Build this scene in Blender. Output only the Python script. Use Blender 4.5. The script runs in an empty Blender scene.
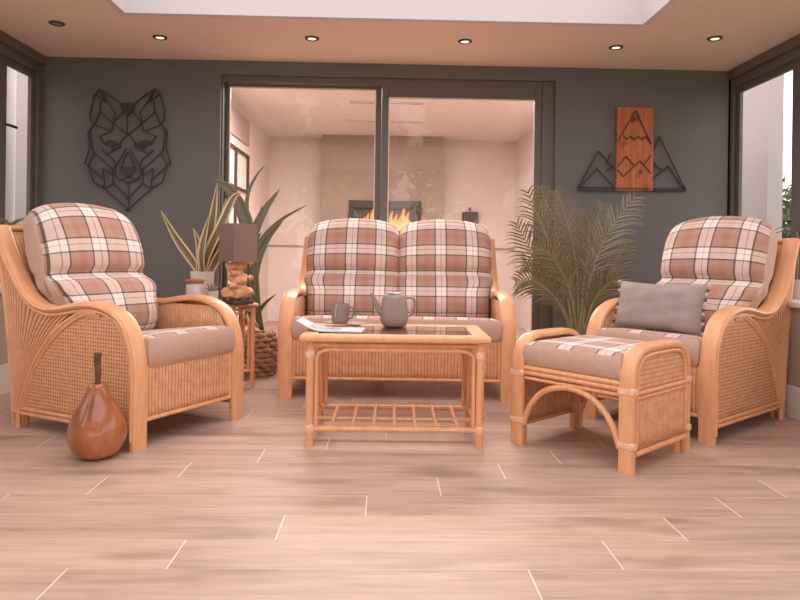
import bpy, math, random
from math import sin, cos, pi, radians, sqrt, floor
from mathutils import Vector, Matrix
random.seed(7)
S = bpy.context.scene
COL = S.collection
# ------------------------------------------------------------------ camera
F = 665.0; CAMH = 0.95; YAW = radians(1.45); ROLL = radians(0.8)
cd = bpy.data.cameras.new('camera'); cam = bpy.data.objects.new('camera', cd); COL.objects.link(cam)
cd.sensor_width = 36; cd.lens = 36 * F / 800; cd.shift_y = -48 / 800
RM = Matrix.Rotation(-YAW, 4, 'Z') @ Matrix.Rotation(pi / 2, 4, 'X') @ Matrix.Rotation(ROLL, 4, 'Z')
cam.matrix_world = Matrix.Translation((0, 0, CAMH)) @ RM
cd.clip_start = 0.05; cd.clip_end = 200
S.camera = cam
# measuring helpers: where the ray of a photo pixel meets a plane of the room
def ray(px, py): return (RM.to_3x3() @ Vector(((px - 400) / F, -(py - 252) / F, -1)))
def gz(px, py, z=0.0):
    r = ray(px, py); return Vector((0, 0, CAMH)) + r * ((z - CAMH) / r.z)
def gy(px, py, Y):
    r = ray(px, py); return Vector((0, 0, CAMH)) + r * (Y / r.y)
def gx(px, py, X):
    r = ray(px, py); return Vector((0, 0, CAMH)) + r * (X / r.x)
# ------------------------------------------------------------------ world, lights, exposure
w = bpy.data.worlds.new('sky'); S.world = w; w.use_nodes = True
wn = w.node_tree; bg = wn.nodes['Background']
tc = wn.nodes.new('ShaderNodeTexCoord'); sx = wn.nodes.new('ShaderNodeSeparateXYZ')
rp = wn.nodes.new('ShaderNodeValToRGB')
rp.color_ramp.elements[0].position = 0.0; rp.color_ramp.elements[0].color = (1.0, 0.88, 0.83, 1)
rp.color_ramp.elements[1].position = 0.6; rp.color_ramp.elements[1].color = (0.95, 0.86, 0.86, 1)
wn.links.new(tc.outputs['Generated'], sx.inputs[0]); wn.links.new(sx.outputs['Z'], rp.inputs[0])
wn.links.new(rp.outputs[0], bg.inputs['Color'])
bg.inputs['Strength'].default_value = 2.3
S.view_settings.view_transform = 'Standard'; S.view_settings.look = 'None'
S.view_settings.exposure = 0.22; S.view_settings.gamma = 1.0; S.view_settings.use_curve_mapping = False
def area(name, loc, rot, sx_, sy_, power, col):
    l = bpy.data.lights.new(name, 'AREA'); l.shape = 'RECTANGLE'; l.size = sx_; l.size_y = sy_
    l.energy = power; l.color = col
    o = bpy.data.objects.new(name, l); COL.objects.link(o); o.location = loc; o.rotation_euler = rot
    return o
# unseen light added to brighten the far room, by its ceiling past the doors
area('far_room_fill_light', (0, 6.15, 2.42), (0, 0, 0), 2.4, 0.7, 125, (1.0, 0.86, 0.80))

# ------------------------------------------------------------------ materials
def newmat(name):
    m = bpy.data.materials.new(name); m.use_nodes = True
    nt = m.node_tree; b = nt.nodes['Principled BSDF']
    return m, nt, b
class NB:
    def __init__(s, nt): s.nt = nt
    def n(s, t, **k):
        o = s.nt.nodes.new(t)
        for a, v in k.items(): setattr(o, a, v)
        return o
    def l(s, a, b): s.nt.links.new(a, b)
    def val(s, sock, v):
        if hasattr(v, 'is_output') or isinstance(v, bpy.types.NodeSocket): s.l(v, sock)
        else: sock.default_value = v
    def m(s, op, a, b=0.0, c=0.0, clamp=False):
        o = s.n('ShaderNodeMath', operation=op, use_clamp=clamp)
        s.val(o.inputs[0], a); s.val(o.inputs[1], b); s.val(o.inputs[2], c); return o.outputs[0]
    def mix(s, f, a, b, bt='MIX'):
        o = s.n('ShaderNodeMix', data_type='RGBA', blend_type=bt)
        s.val(o.inputs[0], f); s.val(o.inputs[6], a); s.val(o.inputs[7], b); return o.outputs[2]
    def noise(s, scale, vec=None, detail=3, rough=.5, sc=None):
        o = s.n('ShaderNodeTexNoise'); o.inputs['Scale'].default_value = scale
        o.inputs['Detail'].default_value = detail; o.inputs['Roughness'].default_value = rough
        if vec is not None:
            if sc:
                mp = s.n('ShaderNodeMapping'); mp.inputs['Scale'].default_value = sc; s.l(vec, mp.inputs[0]); vec = mp.outputs[0]
            s.l(vec, o.inputs['Vector'])
        return o.outputs[0]
    def ramp(s, f, stops):
        o = s.n('ShaderNodeValToRGB'); cr = o.color_ramp
        while len(cr.elements) < len(stops): cr.elements.new(0.5)
        for e, (p, c) in zip(cr.elements, stops): e.position = p; e.color = (*c, 1)
        s.l(f, o.inputs[0]); return o.outputs[0]
    def bump(s, h, strength, dist, b):
        o = s.n('ShaderNodeBump'); o.inputs['Strength'].default_value = strength; o.inputs['Distance'].default_value = dist
        s.l(h, o.inputs['Height']); s.l(o.outputs[0], b.inputs['Normal'])
    def obj(s): return s.n('ShaderNodeTexCoord').outputs['Object']
    def uv(s): return s.n('ShaderNodeTexCoord').outputs['UV']
    def sep(s, v):
        o = s.n('ShaderNodeSeparateXYZ'); s.l(v, o.inputs[0]); return o.outputs
def c4(c): return (*c, 1)
def sm(name, col, rough=.6, metal=0.0, var=0.0, vscale=8, bump=0.0, bscale=60, spec=None, vsc=None):
    m, nt, b = newmat(name); N = NB(nt)
    b.inputs['Roughness'].default_value = rough; b.inputs['Metallic'].default_value = metal
    if spec is not None: b.inputs['Specular IOR Level'].default_value = spec
    o = N.obj()
    if var > 0:
        f = N.noise(vscale, o, 4, .6, vsc)
        lo = tuple(max(0, x * (1 - var)) for x in col); hi = tuple(min(1, x * (1 + var)) for x in col)
        N.l(N.ramp(f, [(.3, lo), (.7, hi)]), b.inputs['Base Color'])
    else:
        b.inputs['Base Color'].default_value = c4(col)
    if bump > 0: N.bump(N.noise(bscale, o, 3), bump, .01, b)
    return m
M = {}
M['wall'] = sm('slate grey wall paint', (.150, .150, .152), .75, var=.04, vscale=2, bump=.05, bscale=150)
M['ceil'] = sm('white ceiling with warm light tint', (.80, .62, .53), .8, var=.02, vscale=1)  # white ceiling; the warm cast of the light is put into its colour
M['white'] = sm('white painted board', (.62, .59, .61), .6)
M['beige'] = sm('beige wall paint', (.42, .34, .275), .8, var=.03, vscale=2)
M['skirt'] = sm('white skirting gloss', (.72, .66, .63), .4)
M['frame'] = sm('dark grey window frame', (.135, .118, .106), .45)
M['rattan'] = sm('honey rattan pole', (.74, .385, .195), .38, var=.13, vscale=5, bump=.08, bscale=40, vsc=(6, 6, 1))
M['band'] = sm('honey bent cane band', (.74, .385, .195), .34, var=.10, vscale=3, bump=.05, bscale=30, vsc=(14, 2, 2))
M['binding'] = sm('pale cane binding', (.78, .50, .32), .5, var=.2, vscale=90)
M['tan'] = sm('tan linen weave', (.55, .375, .295), .9, var=.06, vscale=60, bump=.25, bscale=400)
M['grey_fab'] = sm('grey velvet', (.33, .275, .25), .85, var=.12, vscale=9, bump=.2, bscale=300)
M['pom'] = sm('cream pompom wool', (.55, .47, .42), .95, bump=.3, bscale=300)
M['pomd'] = sm('taupe pompom wool', (.14, .11, .10), .95, bump=.3, bscale=300)
M['ceramic'] = sm('taupe ceramic glaze', (.27, .21, .185), .35, var=.04, vscale=5)
M['whitepot'] = sm('white ceramic', (.62, .57, .56), .4)
M['metal'] = sm('dark grey powder coated steel', (.05, .042, .04), .5, metal=.3)
M['plate'] = sm('dark brown base plate', (.06, .042, .036), .5)
M['shade'] = sm('taupe lampshade fabric', (.22, .15, .12), .9, bump=.15, bscale=300)
M['stem'] = sm('green stem', (.30, .27, .13), .6, var=.2, vscale=20)
M['terra'] = sm('copper brown lid', (.36, .13, .07), .45)
M['soil'] = sm('dark potting soil', (.03, .02, .015), 1, var=.4, vscale=60, bump=.5, bscale=80)
M['pink'] = sm('far room pale wall', (.78, .69, .655), .8)
M['farceil'] = sm('far room ceiling', (.80, .73, .70), .8)
M['plaster'] = sm('mottled stone plaster', (.38, .31, .25), .7, var=.12, vscale=3, bump=.1, bscale=30)
M['black'] = sm('black steel', (.012, .01, .01), .5)
M['firebox'] = sm('fire surround bronze', (.06, .043, .034), .5)
M['greybox'] = sm('grey brown box', (.10, .078, .062), .6)
M['driftwood'] = sm('pale driftwood', (.68, .37, .20), .55, var=.35, vscale=14, bump=.5, bscale=30, vsc=(1, 1, 4))
M['paper'] = sm('white paper', (.80, .76, .75), .6)
M['kraft'] = sm('kraft brown paper', (.40, .27, .18), .7)
M['outwall'] = sm('white rendered outside wall', (.50, .46, .47), .8, var=.03, vscale=2)
M['ground'] = sm('garden lawn ground', (.20, .22, .12), 1, var=.3, vscale=4)
M['leafout'] = sm('outdoor foliage', (.10, .11, .05), .8, var=.5, vscale=2)
M['bark'] = sm('bark', (.10, .07, .05), .9, var=.3, vscale=12)
M['pipe'] = sm('pale pipe', (.70, .66, .66), .5)

def m_glass(name, tint, rough=0.0, refl=1.45, mx_=.9):
    m, nt, b = newmat(name); N = NB(nt)
    nt.nodes.remove(b); out = nt.nodes['Material Output']
    tr = N.n('ShaderNodeBsdfTransparent'); tr.inputs[0].default_value = c4(tint)
    gl = N.n('ShaderNodeBsdfGlossy'); gl.inputs['Roughness'].default_value = rough
    lw = N.n('ShaderNodeLayerWeight'); lw.inputs['Blend'].default_value = .5
    f0 = ((refl - 1) / (refl + 1)) ** 2
    sch = N.m('ADD', f0, N.m('MULTIPLY', N.m('POWER', lw.outputs['Facing'], 5.0), mx_ - f0))
    mx = N.n('ShaderNodeMixShader'); N.l(sch, mx.inputs[0]); N.l(tr.outputs[0], mx.inputs[1]); N.l(gl.outputs[0], mx.inputs[2])
    N.l(mx.outputs[0], out.inputs[0]); return m
M['glass'] = m_glass('door glass', (.98, .965, .955), 0, 1.36)
M['wglass'] = m_glass('window glass', (.97, .96, .95), 0, 1.4, .35)
M['tglass'] = m_glass('table top glass', (.92, .86, .80), .02, 2.0)

def m_emit(name, col, st):
    m, nt, b = newmat(name); b.inputs['Base Color'].default_value = c4(col)
    b.inputs['Emission Color'].default_value = c4(col); b.inputs['Emission Strength'].default_value = st; return m
M['bulb'] = m_emit('warm lamp glow', (1, .80, .55), 1.8)
M['bulboff'] = sm('unlit lamp lens', (.35, .27, .23), .3)
def m_flame():
    m, nt, b = newmat('flame'); N = NB(nt); s = N.sep(N.uv())
    c = N.ramp(s[1], [(0, (1, .62, .28)), (.45, (1, .42, .12)), (1, (.8, .2, .04))])
    N.l(c, b.inputs['Emission Color']); b.inputs['Emission Strength'].default_value = 1.3
    b.inputs['Base Color'].default_value = (0, 0, 0, 1); return m
M['flame'] = m_flame()

def m_floor():
    m, nt, b = newmat('wood effect porcelain planks'); N = NB(nt)
    g = N.obj(); x, y, z = N.sep(g)
    yy = N.m('DIVIDE', N.m('ADD', y, 10 - .39 + .2 * 0), .2)
    row = N.m('FLOOR', yy); fy = N.m('FRACT', yy)
    # row 10 spans y = 2.39..2.59 ; its joint sits at x = -.12, next rows step by .29
    off = N.m('MULTIPLY', N.m('SUBTRACT', row, 60.0), .29)
    xx = N.m('DIVIDE', N.m('ADD', N.m('SUBTRACT', x, off), .05 + 137.0), 1.37)
    colm = N.m('FLOOR', xx); fx = N.m('FRACT', xx)
    ex = N.m('MULTIPLY', N.m('MINIMUM', fx, N.m('SUBTRACT', 1, fx)), 1.37)
    ey = N.m('MULTIPLY', N.m('MINIMUM', fy, N.m('SUBTRACT', 1, fy)), .2)
    gx_ = N.m('LESS_THAN', ex, .0022); gy_ = N.m('LESS_THAN', ey, .0016)
    cmb = N.n('ShaderNodeCombineXYZ'); N.l(row, cmb.inputs[0]); N.l(colm, cmb.inputs[1])
    wn_ = N.n('ShaderNodeTexWhiteNoise'); N.l(cmb.outputs[0], wn_.inputs[0])
    # grain runs along x, shifted plank by plank
    v = N.n('ShaderNodeVectorMath', operation='MULTIPLY_ADD'); N.l(wn_.outputs['Color'], v.inputs[0]); v.inputs[1].default_value = (9, 9, 9); N.l(g, v.inputs[2])
    n1 = N.noise(1.0, v.outputs[0], 5, .6, (1.3, 16, 1)); n2 = N.noise(1.0, v.outputs[0], 4, .6, (5, 60, 1))
    n3 = N.noise(1.6, v.outputs[0], 2, .5, (1.2, 3.5, 1))
    c = N.ramp(n1, [(.28, (.35, .225, .17)), (.52, (.50, .35, .275)), (.75, (.60, .44, .36))])
    c = N.mix(.28, c, N.ramp(n2, [(.3, (.36, .23, .17)), (.7, (.66, .50, .42))]))
    kn = N.ramp(n3, [(.26, (.66, .62, .60)), (.44, (1, 1, 1))]); c = N.mix(1.0, c, kn, 'MULTIPLY')
    tone = N.m('ADD', .90, N.m('MULTIPLY', wn_.outputs[0], .18))
    c = N.mix(1.0, c, tone, 'MULTIPLY')
    c = N.mix(N.m('MULTIPLY', gy_, .45), c, (.70, .58, .52, 1)); c = N.mix(N.m('MULTIPLY', gx_, .85), c, (.85, .74, .68, 1))
    N.l(c, b.inputs['Base Color']); b.inputs['Roughness'].default_value = .42
    N.bump(n2, .12, .004, b); return m
M['floor'] = m_floor()

def m_plaid():
    m, nt, b = newmat('tartan check fabric'); N = NB(nt); u, v, _ = N.sep(N.uv())
    P = .215
    def axis(t, per):
        f = N.m('FRACT', N.m('DIVIDE', t, per))
        def line(p, wd):
            d = N.m('ABSOLUTE', N.m('SUBTRACT', f, p)); return N.m('LESS_THAN', d, wd)
        white = N.m('MULTIPLY', N.m('GREATER_THAN', f, .06), N.m('LESS_THAN', f, .41))
        dark = N.m('MAXIMUM', line(.05, .020), line(.42, .020))
        red = N.m('MAXIMUM', N.m('MAXIMUM', line(.69, .015), line(.75, .015)), N.m('MAXIMUM', line(.81, .015), line(.25, .012)))
        return white, dark, red
    wu, du, ru = axis(u, P); both = None; wv, dv, rv = axis(v, P * .90)
    TAN = (.44, .27, .205, 1); WH = (.86, .76, .71, 1); DK = (.075, .045, .04, 1); RD = (.42, .115, .08, 1)
    def colr(wt, dk, rd):
        c = N.mix(wt, TAN, WH); c = N.mix(N.m('MULTIPLY', rd, .85), c, RD); return N.mix(dk, c, DK)
    cu, cv = colr(wu, du, ru), colr(wv, dv, rv)
    tw = N.m('FRACT', N.m('MULTIPLY', N.m('ADD', u, v), 260)); 
    f = N.m('ADD', .32, N.m('MULTIPLY', N.m('GREATER_THAN', tw, .5), .36))
    c = N.mix(f, cu, cv); c = N.mix(N.m('MULTIPLY', N.m('MAXIMUM', du, dv), .55), c, DK); N.l(c, b.inputs['Base Color']); b.inputs['Roughness'].default_value = .95
    b.inputs['Sheen Weight'].default_value = .15
    N.bump(N.noise(500, N.uv(), 2), .2, .002, b); return m
M['plaid'] = m_plaid()

def m_cane():   # woven cane sheet with rows of small holes; uv in metres
    m, nt, b = newmat('woven cane webbing'); N = NB(nt); u, v, _ = N.sep(N.uv())
    P = .0185
    fu = N.m('FRACT', N.m('DIVIDE', u, P)); fv = N.m('FRACT', N.m('DIVIDE', v, P))
    du = N.m('ABSOLUTE', N.m('SUBTRACT', fu, .5)); dv = N.m('ABSOLUTE', N.m('SUBTRACT', fv, .5))
    hole = N.m('MULTIPLY', N.m('LESS_THAN', du, .24), N.m('LESS_THAN', dv, .20))
    n = N.noise(30, N.uv(), 3)
    c = N.ramp(n, [(.3, (.66, .33, .165)), (.7, (.80, .45, .25))])
    c = N.mix(hole, c, (.20, .075, .03, 1))
    c = N.mix(N.m('MULTIPLY', N.m('GREATER_THAN', dv, .44), .35), c, (.35, .17, .08, 1))
    N.l(c, b.inputs['Base Color']); b.inputs['Roughness'].default_value = .5
    N.bump(N.m('SUBTRACT', 1, hole), .5, .003, b); return m
M['cane'] = m_cane()
def m_reed(name, pu, pv, gs=.5, ws=.3, gw=.40):   # reeds running along v, crossed by thin weft
    m, nt, b = newmat(name); N = NB(nt); u, v, _ = N.sep(N.uv())
    fu = N.m('FRACT', N.m('DIVIDE', u, pu)); du = N.m('ABSOLUTE', N.m('SUBTRACT', fu, .5))
    odd = N.m('MULTIPLY', N.m('FLOOR', N.m('DIVIDE', u, pu)), .5)
    fv = N.m('FRACT', N.m('ADD', N.m('DIVIDE', v, pv), odd)); dv = N.m('ABSOLUTE', N.m('SUBTRACT', fv, .5))
    n = N.noise(25, N.uv(), 3)
    c = N.ramp(n, [(.3, (.66, .33, .17)), (.7, (.80, .45, .26))])
    gap = N.m('GREATER_THAN', du, gw); c = N.mix(N.m('MULTIPLY', gap, gs), c, (.24, .10, .045, 1))
    c = N.mix(N.m('MULTIPLY', N.m('GREATER_THAN', dv, .40), ws), c, (.26, .11, .05, 1))
    N.l(c, b.inputs['Base Color']); b.inputs['Roughness'].default_value = .5
    h = N.m('MULTIPLY', N.m('SUBTRACT', .5, du), N.m('SUBTRACT', .6, dv)); N.bump(h, .6, .006, b); return m
M['reed'] = m_reed('vertical reed weave', .021, .011)
M['reedfan'] = m_reed('diagonal reed weave', .030, .013, .85, .08, .34)
def m_pear():
    m, nt, b = newmat('polished pear wood'); N = NB(nt); o = N.obj()
    n = N.noise(9, o, 5, .6, (1, 1, .6)); n2 = N.noise(3, o, 2)
    c = N.ramp(n, [(.3, (.17, .048, .017)), (.55, (.36, .115, .042)), (.75, (.54, .20, .08))])
    c = N.mix(.35, c, N.ramp(n2, [(.35, (.18, .055, .02)), (.65, (.54, .22, .09))]))
    N.l(c, b.inputs['Base Color']); b.inputs['Roughness'].default_value = .22
    b.inputs['Coat Weight'].default_value = .5; b.inputs['Coat Roughness'].default_value = .12; return m
M['pear'] = m_pear()
M['twig'] = sm('dark wooden stem', (.13, .055, .03), .7, var=.4, vscale=30, bump=.5, bscale=60)
def m_panel():
    m, nt, b = newmat('reddish pine board'); N = NB(nt); o = N.obj(); x, y, z = N.sep(o)
    n = N.noise(1.0, o, 5, .6, (40, 1, 3)); kn = N.noise(7, o, 2, .5, (1, 1, .8))
    c = N.ramp(n, [(.3, (.36, .09, .03)), (.7, (.60, .20, .075))])
    c = N.mix(1, c, N.ramp(kn, [(.34, (.30, .22, .2)), (.41, (1, 1, 1))]), 'MULTIPLY')
    fx = N.m('FRACT', N.m('DIVIDE', N.m('ADD', x, 10), .055)); c = N.mix(N.m('MULTIPLY', N.m('LESS_THAN', fx, .03), .6), c, (.10, .03, .015, 1))
    N.l(c, b.inputs['Base Color']); b.inputs['Roughness'].default_value = .5; return m
M['panel'] = m_panel()
def m_leaf(name, base, edge, ew, vein=None, banding=0.0):   # uv: u across (0..1), v along (m)
    m, nt, b = newmat(name); N = NB(nt); u, v, _ = N.sep(N.uv())
    du = N.m('MULTIPLY', N.m('ABSOLUTE', N.m('SUBTRACT', u, .5)), 2)
    n = N.noise(12, N.uv(), 4, .6, (1, 5, 1))
    lo = tuple(k * .7 for k in base); hi = tuple(min(1, k * 1.4) for k in base)
    c = N.ramp(n, [(.3, lo), (.7, hi)])
    if banding:
        bn = N.noise(14, N.uv(), 4, .7, (.6, 7, 1)); c = N.mix(N.m('MULTIPLY', N.m('GREATER_THAN', bn, .55), banding), c, c4(tuple(min(1, k * 2.6) for k in base)))
    if vein: c = N.mix(N.m('LESS_THAN', du, .08), c, c4(vein))
    c = N.mix(N.m('GREATER_THAN', du, 1 - ew), c, c4(edge))
    N.l(c, b.inputs['Base Color']); b.inputs['Roughness'].default_value = .42
    return m
M['snake'] = m_leaf('variegated snake leaf', (.12, .105, .055), (.66, .52, .28), .40, banding=.85)
M['strap'] = m_leaf('dark green strap leaf', (.14, .14, .09), (.20, .19, .12), .12, vein=(.20, .19, .13))
M['palm'] = m_leaf('olive palm leaflet', (.10, .085, .04), (.50, .42, .24), .30)  # bright leaflet edges paint in the warm highlights
M['palm2'] = m_leaf('silvery palm leaflet', (.22, .22, .16), (.42, .40, .30), .30)
M['succ'] = m_leaf('grey green succulent', (.28, .27, .18), (.40, .36, .24), .3)
def m_basket():
    m, nt, b = newmat('water hyacinth weave'); N = NB(nt); o = N.obj()
    n = N.noise(22, o, 4, .6); c = N.ramp(n, [(.3, (.30, .15, .075)), (.7, (.62, .37, .21))])
    N.l(c, b.inputs['Base Color']); b.inputs['Roughness'].default_value = .8; N.bump(n, .5, .01, b); return m
M['basket'] = m_basket()
def m_cover():
    m, nt, b = newmat('magazine cover'); N = NB(nt); u, v, _ = N.sep(N.uv())
    n = N.noise(5, N.uv(), 4, .6)
    pic = N.ramp(n, [(.35, (.10, .17, .26)), (.5, (.30, .36, .42)), (.6, (.60, .58, .56)), (.75, (.20, .16, .13))])
    inp = N.m('MULTIPLY', N.m('MULTIPLY', N.m('GREATER_THAN', u, .05), N.m('LESS_THAN', u, .66)), N.m('MULTIPLY', N.m('GREATER_THAN', v, .1), N.m('LESS_THAN', v, .9)))
    ln = N.m('MULTIPLY', N.m('GREATER_THAN', N.m('FRACT', N.m('MULTIPLY', v, 22)), .6), N.m('MULTIPLY', N.m('GREATER_THAN', u, .68), N.m('LESS_THAN', u, .93)))
    c = N.mix(inp, (.80, .77, .76, 1), pic); c = N.mix(N.m('MULTIPLY', ln, .5), c, (.3, .3, .32, 1))
    N.l(c, b.inputs['Base Color']); b.inputs['Roughness'].default_value = .35; return m
M['cover'] = m_cover()

# ------------------------------------------------------------------ mesh helpers
def cr(pts, n=6, closed=False):     # Catmull-Rom through points
    P = [Vector(p) for p in pts]; out = []; L = len(P)
    rng = range(L if closed else L - 1)
    for i in rng:
        if closed: a, b, c, d = P[(i - 1) % L], P[i], P[(i + 1) % L], P[(i + 2) % L]
        else: a, b, c, d = P[max(i - 1, 0)], P[i], P[i + 1], P[min(i + 2, L - 1)]
        for k in range(n):
            t = k / n
            out.append(.5 * ((2 * b) + (c - a) * t + (2 * a - 5 * b + 4 * c - d) * t * t + (3 * b - a - 3 * c + d) * t ** 3))
    if not closed: out.append(P[-1].copy())
    return out
def bez(a, c, b, n=12):
    a, b, c = Vector(a), Vector(b), Vector(c)
    return [(1 - t) ** 2 * a + 2 * t * (1 - t) * c + t * t * b for t in [i / n for i in range(n + 1)]]
class MB:
    def __init__(s): s.v = []; s.f = []; s.uv = []; s.mi = []
    def add(s, vs, fs, uvs=None, mi=0):
        o = len(s.v); s.v += [tuple(p) for p in vs]; s.uv += (uvs if uvs else [(0, 0)] * len(vs))
        s.f += [tuple(i + o for i in f) for f in fs]; s.mi += [mi] * len(fs); return s
    def box(s, c, sz, rz=0, mi=0, bev=0.0, R=None):
        hx, hy, hz = [k / 2 for k in sz]; c = Vector(c)
        R = R or Matrix.Rotation(rz, 3, 'Z')
        if bev <= 0:
            vs = [c + R @ Vector((a * hx, b_ * hy, d * hz)) for a in (-1, 1) for b_ in (-1, 1) for d in (-1, 1)]
            fs = [(0, 1, 3, 2), (4, 6, 7, 5), (0, 4, 5, 1), (2, 3, 7, 6), (0, 2, 6, 4), (1, 5, 7, 3)]
            return s.add(vs, fs, None, mi)
        e = min(bev, hx * .95, hy * .95, hz * .95); vs = []; idx = {}
        for a in (-1, 1):
            for b_ in (-1, 1):
                for d in (-1, 1):
                    for k, q in enumerate(((hx, hy - e, hz - e), (hx - e, hy, hz - e), (hx - e, hy - e, hz))):
                        idx[(a, b_, d, k)] = len(vs); vs.append(c + R @ Vector((a * q[0], b_ * q[1], d * q[2])))
        fs = []
        for a in (-1, 1):
            fs.append([idx[(a, -1, -1, 0)], idx[(a, 1, -1, 0)], idx[(a, 1, 1, 0)], idx[(a, -1, 1, 0)]])
            fs.append([idx[(-1, a, -1, 1)], idx[(-1, a, 1, 1)], idx[(1, a, 1, 1)], idx[(1, a, -1, 1)]])
            fs.append([idx[(-1, -1, a, 2)], idx[(1, -1, a, 2)], idx[(1, 1, a, 2)], idx[(-1, 1, a, 2)]])
            for b_ in (-1, 1):
                fs.append([idx[(a, b_, -1, 0)], idx[(a, b_, 1, 0)], idx[(a, b_, 1, 1)], idx[(a, b_, -1, 1)]])
                fs.append([idx[(a, -1, b_, 0)], idx[(a, 1, b_, 0)], idx[(a, 1, b_, 2)], idx[(a, -1, b_, 2)]])
                fs.append([idx[(-1, a, b_, 1)], idx[(1, a, b_, 1)], idx[(1, a, b_, 2)], idx[(-1, a, b_, 2)]])
                for d in (-1, 1): fs.append([idx[(a, b_, d, 0)], idx[(a, b_, d, 1)], idx[(a, b_, d, 2)]])
        return s.add(vs, fs, None, mi)
    def tube(s, pts, r, seg=8, closed=False, mi=0, flat=1.0):
        P = [Vector(p) for p in pts]; n = len(P); vs = []; uvs = []
        R = r if callable(r) else (lambda t: r)
        T0 = (P[1] - P[0]).normalized(); up = Vector((0, 0, 1)) if abs(T0.z) < .9 else Vector((1, 0, 0))
        N_ = (up - T0 * up.dot(T0)).normalized(); L = 0
        for i in range(n):
            if closed: T = (P[(i + 1) % n] - P[i - 1]).normalized()
            else: T = (P[min(i + 1, n - 1)] - P[max(i - 1, 0)]).normalized()
            N_ = (N_ - T * N_.dot(T)); N_ = N_.normalized() if N_.length > 1e-6 else T.orthogonal().normalized()
            B = T.cross(N_); rr = R(i / max(1, n - 1))
            if i: L += (P[i] - P[i - 1]).length
            for k in range(seg):
                a = 2 * pi * k / seg; vs.append(P[i] + N_ * cos(a) * rr + B * sin(a) * rr * flat); uvs.append((k / seg, L))
        fs = []
        for i in range(n if closed else n - 1):
            j = (i + 1) % n
            for k in range(seg): fs.append((i * seg + k, i * seg + (k + 1) % seg, j * seg + (k + 1) % seg, j * seg + k))
        if not closed: fs.append(tuple(reversed(range(seg)))); fs.append(tuple((n - 1) * seg + k for k in range(seg)))
        return s.add(vs, fs, uvs, mi)
    def band(s, path, x, width, thick, mi=0):     # path of (y,z), flat bent band of rounded section
        P = [Vector((0, p[0], p[1])) for p in path]; n = len(P); e = min(thick * .45, .013)
        hw, ht = width / 2, thick / 2
        prof = [(-hw, -ht + e), (-hw, ht - e), (-hw + e * .3, ht - e * .3), (-hw + e, ht), (-hw * .3, ht + .0015), (hw * .3, ht + .0015), (hw - e, ht), (hw - e * .3, ht - e * .3), (hw, ht - e), (hw, -ht + e),
                (hw - e * .3, -ht + e * .3), (hw - e, -ht), (-hw + e, -ht), (-hw + e * .3, -ht + e * .3)]
        vs = []; m_ = len(prof)
        for i in range(n):
            T = (P[min(i + 1, n - 1)] - P[max(i - 1, 0)]).normalized(); Nn = Vector((0, -T.z, T.y))
            for a, b_ in prof: vs.append(P[i] + Vector((x + a, 0, 0)) + Nn * b_)
        fs = [(i * m_ + k, i * m_ + (k + 1) % m_, (i + 1) * m_ + (k + 1) % m_, (i + 1) * m_ + k) for i in range(n - 1) for k in range(m_)]
        fs += [tuple(reversed(range(m_))), tuple((n - 1) * m_ + k for k in range(m_))]
        return s.add(vs, fs, None, mi)
    def lathe(s, prof, seg=32, c=(0, 0, 0), mi=0, wob=None):
        vs = []; n = len(prof); c = Vector(c)
        for r, z in prof:
            for k in range(seg):
                a = 2 * pi * k / seg; q = r * (wob(a, z) if wob else 1); vs.append(c + Vector((q * cos(a), q * sin(a), z)))
        fs = [(i * seg + k, i * seg + (k + 1) % seg, (i + 1) * seg + (k + 1) % seg, (i + 1) * seg + k) for i in range(n - 1) for k in range(seg)]
        if prof[0][0] > 1e-5: fs.append(tuple(reversed(range(seg))))
        if prof[-1][0] > 1e-5: fs.append(tuple((n - 1) * seg + k for k in range(seg)))
        return s.add(vs, fs, None, mi)
    def grid(s, fn, nu, nv, uvf=None, mi=0, mif=None):
        vs = []; uvs = []
        for i in range(nu + 1):
            for j in range(nv + 1):
                vs.append(fn(i / nu, j / nv)); uvs.append(uvf(i / nu, j / nv) if uvf else (i / nu, j / nv))
        o = len(s.v); s.v += [tuple(p) for p in vs]; s.uv += uvs
        for i in range(nu):
            for j in range(nv):
                s.f.append((o + i * (nv + 1) + j, o + (i + 1) * (nv + 1) + j, o + (i + 1) * (nv + 1) + j + 1, o + i * (nv + 1) + j + 1))
                s.mi.append(mif((i + .5) / nu, (j + .5) / nv) if mif else mi)
        return s
    def leaf(s, pts, wf, fold=.25, mi=0, side=None):   # leaf blade along a 3D path
        P = [Vector(p) for p in pts]; n = len(P); vs = []; uvs = []; L = 0
        for i in range(n):
            T = (P[min(i + 1, n - 1)] - P[max(i - 1, 0)]).normalized()
            sd = Vector(side) if side else T.cross(Vector((0, 0, 1)))
            if sd.length < .05: sd = Vector((1, 0, 0))
            sd = (sd - T * sd.dot(T)).normalized(); nn = sd.cross(T).normalized(); wv = wf(i / (n - 1))
            if i: L += (P[i] - P[i - 1]).length
            for a in (-1, -.5, 0, .5, 1): vs.append(P[i] + sd * a * wv / 2 + nn * abs(a) * wv * fold); uvs.append((a / 2 + .5, L))
        fs = [(i * 5 + k, i * 5 + k + 1, (i + 1) * 5 + k + 1, (i + 1) * 5 + k) for i in range(n - 1) for k in range(4)]
        return s.add(vs, fs, uvs, mi)
    def build(s, name, mat, parent=None, smooth=True, loc=None, rot=None, bevel=0, solid=0, sub=0, autos=True, kind=None, label=None):
        me = bpy.data.meshes.new(name); me.from_pydata(s.v, [], s.f)
        ul = me.uv_layers.new(name='UVMap')
        for lp in me.loops: ul.data[lp.index].uv = s.uv[lp.vertex_index]
        for mt in (mat if isinstance(mat, (list, tuple)) else [mat]): me.materials.append(mt)
        for p, q in zip(me.polygons, s.mi): p.material_index = q
        me.validate(); me.update()
        import bmesh
        b = bmesh.new(); b.from_mesh(me); bmesh.ops.recalc_face_normals(b, faces=b.faces); b.to_mesh(me); b.free()
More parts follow.
